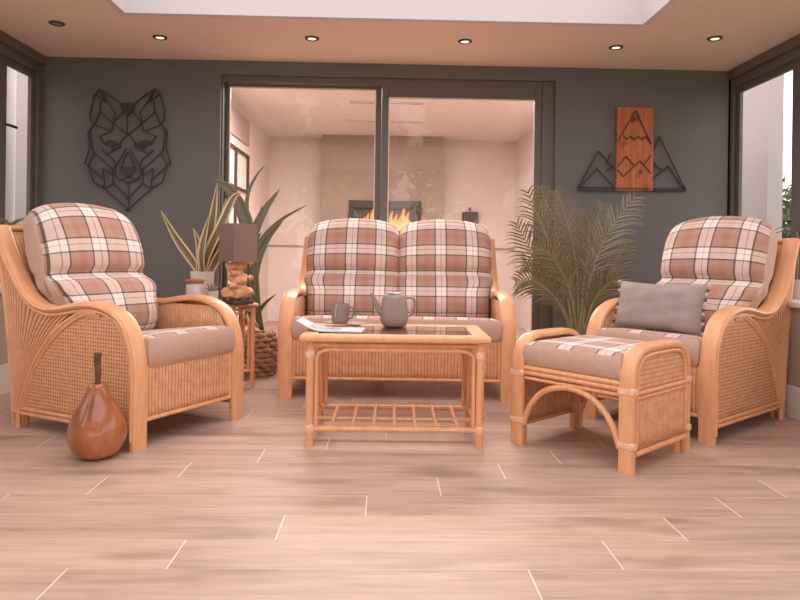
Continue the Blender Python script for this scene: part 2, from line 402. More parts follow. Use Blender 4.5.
        if smooth:
            me.polygons.foreach_set('use_smooth', [True] * len(me.polygons))
            if autos:
                try: me.set_sharp_from_angle(angle=radians(42))
                except Exception: pass
        o = bpy.data.objects.new(name, me); COL.objects.link(o)
        if parent: o.parent = parent
        if loc is not None: o.location = loc
        if rot is not None: o.rotation_euler = rot
        if solid: md = o.modifiers.new('thickness', 'SOLIDIFY'); md.thickness = solid; md.offset = 0
        if bevel: md = o.modifiers.new('bevel', 'BEVEL'); md.width = bevel; md.segments = 2; md.limit_method = 'ANGLE'
        if sub: md = o.modifiers.new('subdivision', 'SUBSURF'); md.levels = sub; md.render_levels = sub
        if kind: o['kind'] = kind
        if label: o['label'] = label
        return o
def tag(o, label, cat, group=None, kind=None):
    o['label'] = label; o['category'] = cat
    if group: o['group'] = group
    if kind: o['kind'] = kind
    return o
def thing(name, label, cat, loc=(0, 0, 0), rz=0, group=None):
    o = bpy.data.objects.new(name, None); COL.objects.link(o); o.empty_display_size = .1
    o.location = loc; o.rotation_euler = (0, 0, rz); return tag(o, label, cat, group)
def struct(name, mb, mat, parent=None, **k):
    o = mb.build(name, mat, parent, smooth=k.pop('smooth', False), **k)
    if not parent: o['kind'] = 'structure'
    return o
def copy_tree(o, parent=None):
    c = o.copy(); COL.objects.link(c)
    if parent: c.parent = parent
    for ch in [x for x in list(o.children)]: copy_tree(ch, c)
    return c
def bx(x0, x1, y0, y1, z0, z1, mb=None):
    mb = mb or MB(); return mb.box(((x0 + x1) / 2, (y0 + y1) / 2, (z0 + z1) / 2), (x1 - x0, y1 - y0, z1 - z0))

# ------------------------------------------------------------------ the room shell
YW = 5.45; ZC = 2.49; XI = 2.44; XW = 2.85; YB = -1.6
YD = 5.52                        # plane of the door panes
struct('floor', bx(-XW, XW, YB, 9.1, -.08, 0), M['floor'])
SKX = 1.72; SKY = 4.40; SK0 = -1.3
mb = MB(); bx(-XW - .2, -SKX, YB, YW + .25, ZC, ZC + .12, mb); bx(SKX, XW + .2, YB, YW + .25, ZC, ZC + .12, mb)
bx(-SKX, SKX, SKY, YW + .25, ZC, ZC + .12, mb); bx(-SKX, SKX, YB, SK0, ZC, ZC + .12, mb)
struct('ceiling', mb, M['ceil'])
mb = MB(); U = .42
bx(-SKX - .03, -SKX + .012, SK0, SKY, ZC - .002, ZC + U, mb); bx(SKX - .012, SKX + .03, SK0, SKY, ZC - .002, ZC + U, mb)
bx(-SKX + .012, SKX - .012, SKY - .012, SKY + .03, ZC - .002, ZC + U, mb); bx(-SKX + .012, SKX - .012, SK0 - .03, SK0 + .012, ZC - .002, ZC + U, mb)
struct('trim_1', mb, M['white'])          # skylight upstand
mb = MB()
for k in range(4):                                        # lantern roof bars
    y = SK0 + (SKY - SK0) * (k + .5) / 4; mb.tube([(-SKX, y, ZC + U), (0, y, ZC + .85), (SKX, y, ZC + U)], .02, 6)
mb.tube([(0, SK0, ZC + .85), (0, SKY, ZC + .85)], .03, 6)
struct('trim_2', mb, M['white'])
# back wall with the door opening
o1 = gy(221, 75, YW); o2 = gy(556, 80, YW); OX0, OX1, OZ = o1.x, o2.x, .5 * (o1.z + o2.z)
mb = MB(); bx(-2.825, OX0, YW, YW + .22, 0, ZC, mb); bx(OX1, 2.925, YW, YW + .22, 0, ZC, mb); bx(OX0, OX1, YW, YW + .22, OZ, ZC, mb)
struct('wall_back', mb, M['wall'])
mb = MB(); bx(-XI, OX0, YW - .015, YW, 0, .15, mb); bx(OX1, XI, YW - .015, YW, 0, .15, mb)
struct('baseboard_back', mb, M['skirt'])
# sliding doors
PL0, PL1, PLT = gy(229, 87, YD).x, gy(376, 87, YD).x, gy(300, 87, YD).z
PR0, PR1, PRT = gy(389, 99, YD).x, gy(534, 101, YD).x, gy(460, 99.5, YD).z
fr = MB()
bx(OX0, PL0 - .035, YD - .04, YD + .08, 0, OZ, fr); bx(PR1 + .06, OX1, YD - .04, YD + .08, 0, OZ, fr)
bx(PL0 - .035, PR1 + .06, YD - .04, YD + .08, PLT + .02, OZ, fr); bx(PL0 - .035, PR1 + .06, YD - .03, YD + .08, 0, .012, fr)
struct('door_1', fr, M['frame'], bevel=.004)
mid = (PL1 + PR0) / 2
def sash(name, x0, x1, zt, y, w, sd, wt):
    f = MB(); bx(x0 - w, x0, y - .025, y + .025, .012, zt + wt, f); bx(x1, x1 + max(w, .05), y - .025, y + .025, .012, zt + wt, f)
    bx(x0, x1, y - .025, y + .025, zt, zt + wt, f); bx(x0, x1, y - .025, y + .025, .012, .05, f)
    s_ = struct(name, f, M['frame'], bevel=.004)
    bx(x0 - .004, x1 + .004, y - .004, y + .004, .05, zt + .004).build('pane', M['glass'], s_, smooth=False)
    # pale gasket edge
    g = MB(); e = .007; gyy = y - .027
    bx(x0, x0 + e, gyy, gyy + .004, .05, zt, g); bx(x1 - e, x1, gyy, gyy + .004, .05, zt, g); bx(x0, x1, gyy, gyy + .004, zt - e, zt, g)
    g.build('gasket', M['skirt'], s_, smooth=False, label='pale gasket strip around the pane')
    return s_
s1 = sash('door_2', PL0, PL1, PLT, YD + .055, .03, 0, .03)
s2 = sash('door_3', PR0, PR1, PRT, YD - .01, .058, 0, PLT - PRT + .035)
# side walls: beige dwarf walls, deep sills, dark window frames up to the ceiling
for sgn, nm in ((-1, 'left'), (1, 'right')):
    XW = 2.80 if sgn < 0 else 2.90
    def sb(x0, x1, y0, y1, z0, z1, mb=None):
        a, b_ = sorted((sgn * x0, sgn * x1)); return bx(a, b_, y0, y1, z0, z1, mb)
    SZ = .69
    struct('wall_' + nm, sb(XI, XW + .15, YB, YW, 0, SZ - .035), M['beige'])
    struct('baseboard_' + nm, sb(XI - .016, XI, YB, YW, 0, .19), M['skirt'], bevel=.004)
    struct('trim_' + ('3' if sgn < 0 else '4'), sb(XI - .03, XW + .1, YB, YW, SZ - .035, SZ), M['skirt'], bevel=.006)
    zt = 2.30
    if sgn < 0: ye, ys = gx(31.6, 77, -XW).y, gx(6, 66, -XW).y; zt = gx(20, 71, -XW).z
    else: ye, ys = gx(740, 89, XW).y, gx(794, 68, XW).y; zt = gx(765, 81, XW).z
    f = MB()
    sb(XW, XW + .03, ye, YW, SZ, ZC, f)                     # post by the corner
    sb(XW - .03, XW, ye + .05, YW, SZ, ZC, f); sb(XW - .055, XW - .03, ye + .14, YW, SZ, ZC, f)
    sb(XW, XW + .03, YB, ye, zt, ZC, f); sb(XW - .03, XW, YB, ye + .05, zt + .05, ZC, f); sb(XW - .06, XW - .03, YB, ye + .14, zt + .12, ZC, f)
    sb(XW, XW + .03, YB, ye, SZ, SZ + .06, f)
    p = ys
    while p > YB + .3:                                      # window posts towards the camera
        sb(XW - .01, XW + .03, p - .34, p, SZ, ZC, f); p -= 1.5
    wnd = struct('window_' + ('1' if sgn < 0 else '2'), f, M['frame'], bevel=.004)
    sb(XW + .012, XW + .018, YB, ye, SZ + .06, zt).build('pane', M['wglass'], wnd, smooth=False)
    if sgn < 0:
        a = gx(5, 125, -XW); h = MB(); h.tube([(-XW - .0, a.y - .02, a.z + .005), (-XW + .03, a.y + .005, a.z), (-XW + .03, a.y + .10, a.z)], .011, 8)
        h.build('window_handle', M['black'], wnd)
XW = 2.85
# ------------------------------------------------------------------ far room
FY = 9.0; FX0 = gy(270, 137, FY).x; FX1 = gy(516, 140, FY).x; FZ = 2.47
struct('wall_far', bx(FX0 - .1, FX1 + .1, FY, FY + .1, 0, FZ + .05), M['pink'])
struct('wall_far_left', bx(FX0 - .1, FX0, YW + .22, FY, 0, FZ + .05), M['pink'])
struct('wall_far_right', bx(FX1, FX1 + .1, YW + .22, FY, 0, FZ + .05), M['pink'])
struct('ceiling_far', bx(FX0 - .1, FX1 + .1, YW + .22, FY + .1, FZ, FZ + .08), M['farceil'])
struct('trim_5', bx(FX0, FX1, FY - .06, FY, 1.02, 1.06), M['skirt'])
CY = 8.7
c0, c1 = gy(323, 136, CY).x, gy(443, 139, CY).x
struct('wall_chimney_breast', bx(c0, c1, CY, FY, 0, FZ), M['plaster'])
f0, f1, ft = gy(349, 200, CY).x, gy(421, 203, CY).x, gy(385, 201, CY).z
fp = thing('fireplace', 'dark framed wide fireplace burning in the stone chimney breast beyond the doors', 'fireplace', ((f0 + f1) / 2, CY, 0))
fw = (f1 - f0) / 2; fb = ft - .46
mb = MB(); bx(-fw, fw, -.05, -.002, ft - .09, ft, mb); bx(-fw, -fw + .09, -.05, -.002, fb, ft - .09, mb); bx(fw - .09, fw, -.05, -.002, fb, ft - .09, mb); bx(-fw, fw, -.05, -.002, fb - .08, fb, mb)
mb.build('surround', M['firebox'], fp, smooth=False, bevel=.004)
bx(-fw + .09, fw - .09, -.012, -.002, fb, ft - .09).build('firebox', M['greybox'], fp, smooth=False)
mb = MB(); e = .012
bx(-fw + .09, -fw + .09 + e, -.056, -.05, fb, ft - .09, mb); bx(fw - .09 - e, fw - .09, -.056, -.05, fb, ft - .09, mb); bx(-fw + .09, fw - .09, -.056, -.05, ft - .09 - e, ft - .09, mb)
mb.build('inner_trim', M['firebox'], fp, smooth=False)
mb = MB(); mb.tube([(-.30, -.03, fb + .03), (.30, -.035, fb + .04)], .028, 8); mb.tube([(-.18, -.04, fb + .08), (.25, -.03, fb + .06)], .022, 8)
mb.build('log', M['bark'], fp)
for k, (x, h, wd) in enumerate([(-.27, .22, .05), (-.22, .27, .06), (-.155, .34, .07), (-.10, .37, .06), (.09, .30, .06), (.15, .26, .07), (.20, .24, .06), (.25, .37, .065), (.30, .29, .06), (.02, .2, .05), (-.04, .28, .05)]):
    mb = MB(); st = [(0, -.028, fb + .05), (x * 0 + .015, -.03, fb + .05 + h * .3), (-.012, -.03, fb + .05 + h * .6), (.012, -.03, fb + .03 + h)]
    P_ = cr(st, 5); n_ = len(P_)
    mb.tube(P_, (lambda t, wd=wd: wd * (1 - t) ** .75 * (.75 + .35 * sin(pi * min(1, t * 1.6))) + .002), 8, flat=.4)
    mb.uv = [(u, min(1, v / h)) for u, v in mb.uv]
    fo = mb.build('flame', M['flame'], fp); fo.location.x = x
g0 = gy(462, 212, FY); g1 = gy(477, 224, FY)
t = thing('wall_speaker', 'small square grey box on the pale wall right of the fireplace', 'box', ((g0.x + g1.x) / 2, FY, (g0.z + g1.z) / 2))
MB().box((0, -.05, 0), (g1.x - g0.x, .10, g0.z - g1.z), bev=.008).build('body', M['greybox'], t, smooth=False)
MB().tube([(0, -.02, .1), (0, -.02, .14)], .012, 8).build('bracket', M['greybox'], t)
for (px0, px1, py) in ((350, 423, 102.5), (345, 424, 121)):
    a = gz(px0, py, FZ); b_ = gz(px1, py, FZ)
    t = thing('ceiling_vent', 'thin linear slot in the far ceiling, %s to the doors' % ('nearer' if py < 110 else 'second and further'), 'vent', ((a.x + b_.x) / 2, (a.y + b_.y) / 2, FZ))
    w_ = (b_.x - a.x) / 2
    mb = MB(); bx(-w_, w_, -.045, -.02, -.012, 0, mb); bx(-w_, w_, .02, .045, -.012, 0, mb); mb.build('rim', M['farceil'], t, smooth=False)
    bx(-w_, w_, -.02, .02, -.006, 0).build('slot', M['greybox'], t, smooth=False)
# steel window and panel on the far room's left wall
a = gx(231, 148, FX0); b_ = gx(247, 156, FX0); y1_ = b_.y; y0_ = y1_ - 1.9; zt = b_.z - .0
mb = MB(); e = .025
for yy in (y0_, (y0_ * 2 + y1_) / 3, (y0_ + 2 * y1_) / 3, y1_ - e): bx(FX0 + .001, FX0 + .03, yy, yy + e, .1, zt, mb)
for zz in (.1, .55, 1.0, 1.45, zt - .42, zt - e): bx(FX0 + .001, FX0 + .028, y0_, y1_, zz, zz + e, mb)
struct('window_3', mb, M['firebox'])
a = gx(248, 119, FX0); b_ = gx(248, 147, FX0)
tag(bx(FX0, FX0 + .02, a.y - 1.6, a.y, b_.z, a.z - .03).build('wall_panel', sm('greyish panel', (.42, .34, .31), .7), smooth=False), 'flat grey panel high on the far left wall above the steel window', 'panel')
# ------------------------------------------------------------------ downlights
spots = [(57, 23, 'unlit downlight in the ceiling corner at far left'), (160, 37, 'glowing downlight above the wolf wall art'), (312, 38, 'glowing downlight above the left door pane'),
         (465, 41, 'glowing downlight above the right door pane'), (616, 47, 'glowing downlight above the mountain wall art'), (715, 38, 'glowing downlight by the right-hand ceiling corner')]
for i, (px, py, lb) in enumerate(spots):
    p = gz(px, py, ZC)
    t = thing('downlight', lb, 'downlight', p, 0, 'recessed ceiling downlights')
    MB().lathe([(.030, -.001), (.031, -.008), (.040, -.012), (.050, -.008), (.052, 0)], 24).build('bezel', M['firebox'], t)
    MB().lathe([(0.0, -.006), (.029, -.006), (.0295, -.001)], 20).build('lens', M['bulboff'] if i == 0 else M['bulb'], t)

# ------------------------------------------------------------------ cane suite
BANDP = [(0, 0), (0, .15), (-.002, .33), (.008, .44), (.04, .54), (.10, .612), (.20, .655), (.32, .668), (.44, .655), (.55, .637), (.65, .633), (.74, .655), (.83, .715), (.90, .79), (.97, .885), (1.03, .975), (1.075, 1.06)]
BAND = [(p.x, p.y) for p in cr([(a, b_, 0) for a, b_ in BANDP], 5)]
def band_off(path, d):
    out = []
    for i in range(len(path)):
        a = Vector(path[max(i - 1, 0)]); b_ = Vector(path[min(i + 1, len(path) - 1)]); t = (b_ - a).normalized()
        out.append((path[i][0] - t.y * d, path[i][1] + t.x * d))
    return out
def cushion_back(w, loops, crown, seed, n=36, aL=.03, aR=.03):
    """closed (y,z) profile, rounded at the ends, plaid front and plain gusset; returns MB"""
    prof = [(p.x, p.y) for p in cr([(a, b_, 0) for a, b_ in loops], 5, closed=True)]
    nv = len(prof); arc = [0]
    for i in range(nv): arc.append(arc[-1] + (Vector(prof[(i + 1) % nv]) - Vector(prof[i])).length)
    ys = [p[0] for p in prof]; zs = [p[1] for p in prof]; z0, z1 = min(zs), max(zs)
    # centre line y at height z
    import bisect
    def mid(z):
        c = [p[0] for p in prof if abs(p[1] - z) < .04]; return (min(c) + max(c)) / 2 if c else sum(ys) / nv
    mids = [mid(z) for z in zs]; rnd = random.Random(seed); ph = [rnd.random() * 6 for _ in range(6)]
    us = [-1, -.995, -.98, -.955, -.92] + [-.88 + 1.76 * i / n for i in range(n + 1)] + [.92, .955, .98, .995, 1]
    mb = MB(); nu = len(us) - 1
    def fn(i, j):
        s_ = us[i]; k = j % nv; y, z = prof[k]
        q = max(0, 1 - abs(s_) ** 9) ** .5; q = .16 + .84 * q
        hz = (z - z0) / (z1 - z0)
        top = crown * (1 - abs(s_) ** 2.4) * hz ** 3 - .03 * abs(s_) ** 12 * hz ** 2
        yy = mids[k] + (y - mids[k]) * q
        # shallow creases fanning out of the seam ends
        wr = .004 * sin(8 * s_ + 9 * z + ph[0]) + .003 * sin(17 * s_ - 13 * z + ph[1]) + .0045 * sin(31 * s_ + ph[2]) * math.exp(-((z - .80) / .05) ** 2)
        side_bulge = .012 * sin(hz * pi * 2 - .4) if abs(s_) > .9 else .0
        up = min(1, max(0, (z - .66) / .08)); up = up * up * (3 - 2 * up)
        rnd_ = (1 - .05 * max(0, (hz - .75) / .25) ** 3) * (1 - .02 * math.exp(-((z - .80) / .03) ** 2))
        ext = (aR if s_ > 0 else aL) * abs(s_) * up
        return Vector(((s_ * w / 2 + (ext if s_ > 0 else -ext)) * rnd_, yy + wr, z + top))
    vs = [fn(i, j) for i in range(nu + 1) for j in range(nv)]
    uvs = [(us[i] * w / 2 + .114 + .0 + .5 * .228 * .0, arc[j]) for i in range(nu + 1) for j in range(nv)]
    fs = []; mi = []
    # build with duplicated seam column so uv stays continuous
    vs = [fn(i, j) for i in range(nu + 1) for j in range(nv + 1)]
    uvs = [(us[i] * w / 2 + .156 + 2.28, arc[j]) for i in range(nu + 1) for j in range(nv + 1)]
    for i in range(nu):
        for j in range(nv):
            fs.append((i * (nv + 1) + j, (i + 1) * (nv + 1) + j, (i + 1) * (nv + 1) + j + 1, i * (nv + 1) + j + 1))
            mi.append(1 if abs((us[i] + us[i + 1]) / 2) > .98 else 0)
    mb.v = [tuple(v) for v in vs]; mb.uv = uvs; mb.f = fs; mb.mi = mi
    for i in (0, nu): mb.f.append(tuple(i * (nv + 1) + j for j in range(nv))); mb.mi.append(1)
    return mb
def seat_cushion(w, d, z0, z1, y0, dome=.004, n=30, rake=0.0):
    """boxed cushion: plaid top, plain border"""
    mb = MB(); m_ = 20
    def fn(u, v):
        x = (u - .5) * 2; y = v
        ex = 1 - abs(x) ** 10; ey = 1 - abs(2 * v - 1) ** 10
        return Vector((x * w / 2, y0 + d * v, z1 - .018 + .018 * (max(0, ex) ** .5) * (max(0, ey) ** .5) + dome * (1 - x * x) * (1 - (2 * v - 1) ** 2)))
    mb.grid(fn, n, m_, lambda u, v: (u * w + 2.28 + .13, v * d + .16), 0)
    r = .012; base = []
    # border: ring of loops going round
    ring = []
    K = 48
    for i in range(K):
        t = i / K * 4; k = int(t); f = t - k
        if k == 0: p = (-1 + 2 * f, 0)
        elif k == 1: p = (1, f)
        elif k == 2: p = (1 - 2 * f, 1)
        else: p = (-1, 1 - f)
        ring.append(p)
    lv = [(z1 - .018, 0.0), (z1 - .03, .006), ((z0 + z1) / 2, .010), (z0 + .02, .006), (z0, -.006)]
    vs = []
    for z, e in lv:
        for x, v in ring:
            nx = x if abs(x) > .999 else 0; ny = (2 * v - 1) if (v < .001 or v > .999) else 0
            vs.append(Vector((x * w / 2 + nx * e, y0 + d * v + ny * e, z)))
    fs = [(a * K + i, a * K + (i + 1) % K, (a + 1) * K + (i + 1) % K, (a + 1) * K + i) for a in range(len(lv) - 1) for i in range(K)]
    fs.append(tuple(4 * K + i for i in range(K)))
    mb.add(vs, fs, None, 1)
    if rake: mb.v = [(x, y, z - rake * max(0, y - y0)) if z > z0 + .001 or True else (x, y, z) for x, y, z in mb.v]
    return mb
SEATZ = .54
BACKLOOP = [(.575, .465), (.505, .54), (.515, .64), (.575, .75), (.690, .800), (.665, .85), (.685, .94), (.735, 1.04), (.80, 1.115), (.88, 1.15), (.955, 1.125),
            (.985, 1.04), (.94, .90), (.88, .78), (.82, .66), (.76, .47)]
def cane_seat(root, W, nback):
    for sgn in (-1, 1):
        xs = sgn * W / 2; xo = xs + sgn * .028
        MB().band(BAND, xs, .088, .034).build('arm_frame', M['band'], root)
        # rim poles that follow the band below
        mb = MB(); o = band_off(BAND, -.026)
        o = [(max(y, .028), z) for y, z in o if z > .08]
        mb.tube([(xs + sgn * .030, y, z) for y, z in o], .0095, 8)
        o2 = band_off(BAND, -.0)
        mb.tube([(xs + sgn * .044, y, z) for y, z in o2 if z > .02], .008, 6)
        arch = bez((.853, .085), (.74, .50), (.36, .635), 18)
        for q, r in ((0, .012), (.022, .009)):
            mb.tube([(xo, p.x - q * .8, p.y - q * .5) for p in arch] + [(xo, .26 - q, .63 - q * .6)], r, 8)
        mb.tube([(xo, .02, .088), (xo, .90, .078)], .0115, 8); mb.tube([(xo, .02, .110), (xo, .875, .100)], .009, 8)
        mb.build('side_trim', M['rattan'], root)
        # woven cane sheet within the arch
        mb = MB(); ins = [p for p in band_off(BAND, -.02) if p[1] > .1 and p[0] < .36]
        top = [Vector((max(p[0], .02), p[1])) for p in ins] + [Vector((p.x, p.y)) for p in reversed(arch)][1:]
        bot = [(.02 + .83 * i / (len(top) - 1), .10) for i in range(len(top))]
        n = len(top)
        def fnp(u, v, top=top, n=n):
            i = min(int(round(u * (n - 1))), n - 1); t_ = top[i]; y = t_.x; return Vector((xo - sgn * .004, y, .095 + (max(t_.y, .1) - .095) * v))
        mb.grid(fnp, n - 1, 10)
        mb.uv = [(v_[1], v_[2]) for v_ in mb.v]
        mb.build('cane_panel', M['cane'], root, solid=.008)
        # fan of reeds behind the arch
        bsel = [p for p in BAND if p[0] >= .355 and p[1] > .6]
        NR = 18; mb = MB(); cols = NR * 4
        def fan(u, v):
            k = u * (len(bsel) - 1); i = min(int(k), len(bsel) - 2); q = k - i
            p0 = Vector(bsel[i]).lerp(Vector(bsel[i + 1]), q)
            p2 = Vector((.858, .09)).lerp(Vector((.905, .03)), u); c_ = Vector((.735, .50)).lerp(Vector((.9375, .48)), u ** .8)
            p = (1 - v) ** 2 * p0 + 2 * v * (1 - v) * c_ + v * v * p2
            return Vector((xo - sgn * .008 + sgn * .006 * abs(sin(pi * u * NR)), p.x, p.y))
        mb.grid(fan, cols, 14, lambda u, v: (u * NR * .030 + .015 * 0, v * .9))
        mb.build('reed_panel', M['reedfan'], root, solid=.004)
        # back edge pole running down to the floor, and the short twin leg
        be = bez((1.085, 1.04), (.9375, .48), (.908, .0), 14)
        MB().tube([(xs + sgn * .018, p.x, p.y) for p in be], .016, 8).build('back_leg', M['rattan'], root)
        for fx_, fy_ in ((.028, .862), (-.022, .872)): MB().tube([(xs + sgn * fx_, fy_, 0), (xs + sgn * fx_, fy_, .10)], .0135, 8).build('leg_foot', M['rattan'], root)
        # inner side lining
        mb = MB(); mb.grid(lambda u, v: Vector((xs - sgn * .03, .02 + .84 * u, .2 + (.43 if .05 < u else .25) * v)), 8, 4)
        mb.uv = [(v_[1], v_[2]) for v_ in mb.v]; mb.build('inner_panel', M['reed'], root, solid=.006)
    hw = W / 2 - .044
    # front apron of vertical reeds
    nr = int(2 * hw / .021); mb = MB()
    mb.grid(lambda u, v: Vector(((u - .5) * 2 * hw, .012 - .006 * abs(sin(pi * u * nr)), .135 + .245 * v)), nr * 4, 6, lambda u, v: (u * nr * .021, v * .245))
    mb.build('front_apron', M['reed'], root, solid=.004)
    mb = MB(); mb.tube([(-hw, .006, .132), (hw, .006, .132)], .0105, 8); mb.tube([(-hw, .010, .385), (hw, .010, .385)], .0095, 8)
    mb.tube([(-hw + .006, .004, .135), (-hw + .006, .004, .385)], .0075, 6); mb.tube([(hw - .006, .004, .135), (hw - .006, .004, .385)], .0075, 6)
    mb.build('apron_rail', M['rattan'], root)
    MB().box((0, .43, .332), (2 * hw, .82, .016), R=Matrix.Rotation(-.115, 3, 'X')).build('seat_deck', M['rattan'], root, smooth=False)
    # woven back between the rising bands
    bp = [(p[0] + .012, p[1] - .01) for p in [(.80, .39), (.83, .55), (.87, .66), (.93, .80), (.99, .90), (1.04, .985), (1.07, 1.045)]]
    bp = [(p.x, p.y) for p in cr([(a, b_, 0) for a, b_ in bp], 4)]; nb = len(bp)
    mb = MB(); mb.grid(lambda u, v: Vector(((u - .5) * 2 * hw, bp[int(round(v * (nb - 1)))][0], bp[int(round(v * (nb - 1)))][1])), 20, nb - 1, lambda u, v: (u * 2 * hw, v * .75))
    mb.build('back_panel', M['reed'], root, solid=.01)
    MB().tube([(-hw, 1.078, 1.052), (hw, 1.078, 1.052)], .016, 8).build('back_rail', M['rattan'], root); MB().tube([(-hw, .88, .10), (hw, .88, .10)], .014, 8).build('back_stretcher', M['rattan'], root)
    cw = 2 * hw - .012
    seat_cushion(cw, .78, .39, SEATZ, -.012, rake=.115).build('seat_cushion', [M['plaid'], M['tan']], root, smooth=True)
    bw = cw / nback
    for k in range(nback):
        c_ = cushion_back(bw + (.012 if nback > 1 else .0), BACKLOOP, .055, 3 + k, aL=(.035 if k == 0 else .003), aR=(.035 if k == nback - 1 else .003)).build('back_cushion', [M['plaid'], M['tan']], root, autos=False)
        c_.location.x = (k - (nback - 1) / 2) * bw
    return root
L1 = gz(137, 450); L2 = gz(237, 419); lc = (L1 + L2) / 2
ch1 = thing('armchair', 'cane armchair with tartan back cushion on the left, its seat empty', 'armchair', lc, radians(61.1), 'cane armchairs')
cane_seat(ch1, .68, 1)
ch2 = copy_tree(ch1); R1 = gz(707, 444); a_ = radians(-51.3)
ch2.location = R1 - Vector((cos(a_), sin(a_), 0)) * .34; ch2.rotation_euler = (0, 0, a_)
ch2['label'] = 'cane armchair on the right holding the grey pompom cushion'
S1 = gz(285, 398.5); S2 = gz(507, 402)
so = thing('sofa', 'two-seater cane sofa with tartan cushions in front of the glass doors', 'sofa', (S1 + S2) / 2, math.atan2((S2 - S1).y, (S2 - S1).x))
cane_seat(so, (S2 - S1).length, 2)

# ------------------------------------------------------------------ footstool
fa = radians(-49.5); fl = gz(517, 443); ff = gz(627, 473)
fs_ = thing('footstool', 'cane footstool with tartan top in front of the right armchair', 'footstool', (fl + ff) / 2, fa)
FW = (ff - fl).length; FD = .52
FB = [(0, 0), (0, .2), (0, .38), (.012, .455), (.055, .512), (.12, .533), (FD / 2, .537), (FD - .12, .533), (FD - .055, .512), (FD - .012, .455), (FD, .38), (FD, .2), (FD, 0)]
FBs = [(p.x, p.y) for p in cr([(a, b_, 0) for a, b_ in FB], 5)]
for sgn in (-1, 1):
    xs = sgn * FW / 2; xo = xs + sgn * .026
    MB().band(FBs, xs, .075, .034).build('end_frame', M['band'], fs_)
    mb = MB(); o = [p for p in band_off(FBs, -.028) if p[1] > .07]
    mb.tube([(xo, y, z) for y, z in o], .010, 8); mb.tube([(xo, .02, .082), (xo, FD - .02, .082)], .012, 8)
    mb.tube([(xo, .02, .345), (xo, FD - .02, .345)], .010, 8); mb.tube([(xo, .02, .325), (xo, FD - .02, .325)], .009, 8)
    mb.build('end_trim', M['rattan'], fs_)
    ins = [p for p in band_off(FBs, -.03) if p[1] > .34]
    mb = MB(); n = len(ins); mb.grid(lambda u, v: Vector((xo - sgn * .006, ins[int(round(u * (n - 1)))][0], .34 + (ins[int(round(u * (n - 1)))][1] - .34) * v)), n - 1, 6)
    mb.uv = [(v_[2], v_[1]) for v_ in mb.v]; mb.build('upper_panel', M['reed'], fs_, solid=.006)
    nr = int((FD - .04) / .021); mb = MB()
    mb.grid(lambda u, v: Vector((xo - sgn * .008 + sgn * .006 * abs(sin(pi * u * nr)), .02 + (FD - .04) * u, .09 + .245 * v)), nr * 4, 4, lambda u, v: (u * nr * .021, v * .245))
    mb.build('lower_panel', M['reed'], fs_, solid=.004)
    for yy in (0, FD):
        for zz in (.12, .355): MB().box((xs, yy, zz), (.081, .041, .034), bev=.006).build('binding', M['binding'], fs_, label='pale cane binding round the leg')
    for yy in (.045, FD - .045): MB().tube([(xs - sgn * .004, yy, 0), (xs - sgn * .004, yy, .08)], .015, 8).build('leg_foot', M['rattan'], fs_)
for yy in (0, FD):
    h = FW / 2 - .035; mb = MB()
    for z in (.385, .362): mb.tube([(-h, yy, z - .0), (h, yy, z)], .0125, 8)
    mb.tube([(-h, yy, .335), (h, yy, .335)], .009, 8)
    mb.build('rail', M['rattan'], fs_)
    ap = bez((-h, yy, .10), (-h * .80, yy, .305), (-.02, yy, .322), 10) + bez((.02, yy, .322), (h * .80, yy, .305), (h, yy, .10), 10)
    MB().tube(ap, .0145, 8).build('arch', M['rattan'], fs_)
MB().box((0, FD / 2, .385), (FW - .07, FD - .03, .016)).build('deck', M['rattan'], fs_, smooth=False)
seat_cushion(FW - .08, FD + .0, .398, .518, 0.0, .006).build('cushion', [M['plaid'], M['tan']], fs_)

# ------------------------------------------------------------------ coffee table
t1 = gz(309, 446); t2 = gz(479, 448)
TZ = .545; TD = .46
ct = thing('coffee_table', 'low rattan coffee table with a glass top and slatted shelf', 'table', (t1 + t2) / 2, math.atan2((t2 - t1).y, (t2 - t1).x))
TW = (t2 - t1).length; hx = TW / 2
for x in (-hx, hx):
    for y in (0, TD): MB().tube([(x, y, 0), (x, y, TZ - .035)], .0205, 10).build('leg', M['rattan'], ct)
mb = MB(); ox, oy = hx + .05, .045
def ring_frame(mb, x0, x1, y0, y1, wd, z0, z1):
    bx(x0, x1, y0, y0 + wd, z0, z1, mb); bx(x0, x1, y1 - wd, y1, z0, z1, mb); bx(x0, x0 + wd, y0 + wd, y1 - wd, z0, z1, mb); bx(x1 - wd, x1, y0 + wd, y1 - wd, z0, z1, mb)
ring_frame(mb, -ox, ox, -oy, TD + oy, .085, TZ - .035, TZ)
mb.build('top_frame', M['band'], ct, bevel=.012)
bx(-ox + .083, ox - .083, -oy + .083, TD + oy - .083, TZ - .008, TZ - .002).build('glass', M['tglass'], ct, smooth=False)
mb = MB(); nw = int((2 * ox - .16) / .021); mb.grid(lambda u, v: Vector((-ox + .08 + (2 * ox - .16) * u, -oy + .08 + (TD + 2 * oy - .16) * v, TZ - .022)), 4, 4, lambda u, v: ((2 * ox - .16) * u, (TD + 2 * oy - .16) * v))
mb.build('cane_inlay', M['reed'], ct, solid=.004)
for y in (-.004, TD + .004):
    mb = MB(); mb.tube([(-hx, y, TZ - .05), (hx, y, TZ - .05)], .011, 8)
    q = hx - .032
    mb.tube([(-q, y, .10), (-q, y, .40)] + bez((-q, y, .42), (-q, y, TZ - .075), (-q + .07, y, TZ - .075), 6) + bez((q - .07, y, TZ - .075), (q, y, TZ - .075), (q, y, .42), 6) + [(q, y, .40), (q, y, .10)], .0095, 8)
    mb.build('brace', M['rattan'], ct)
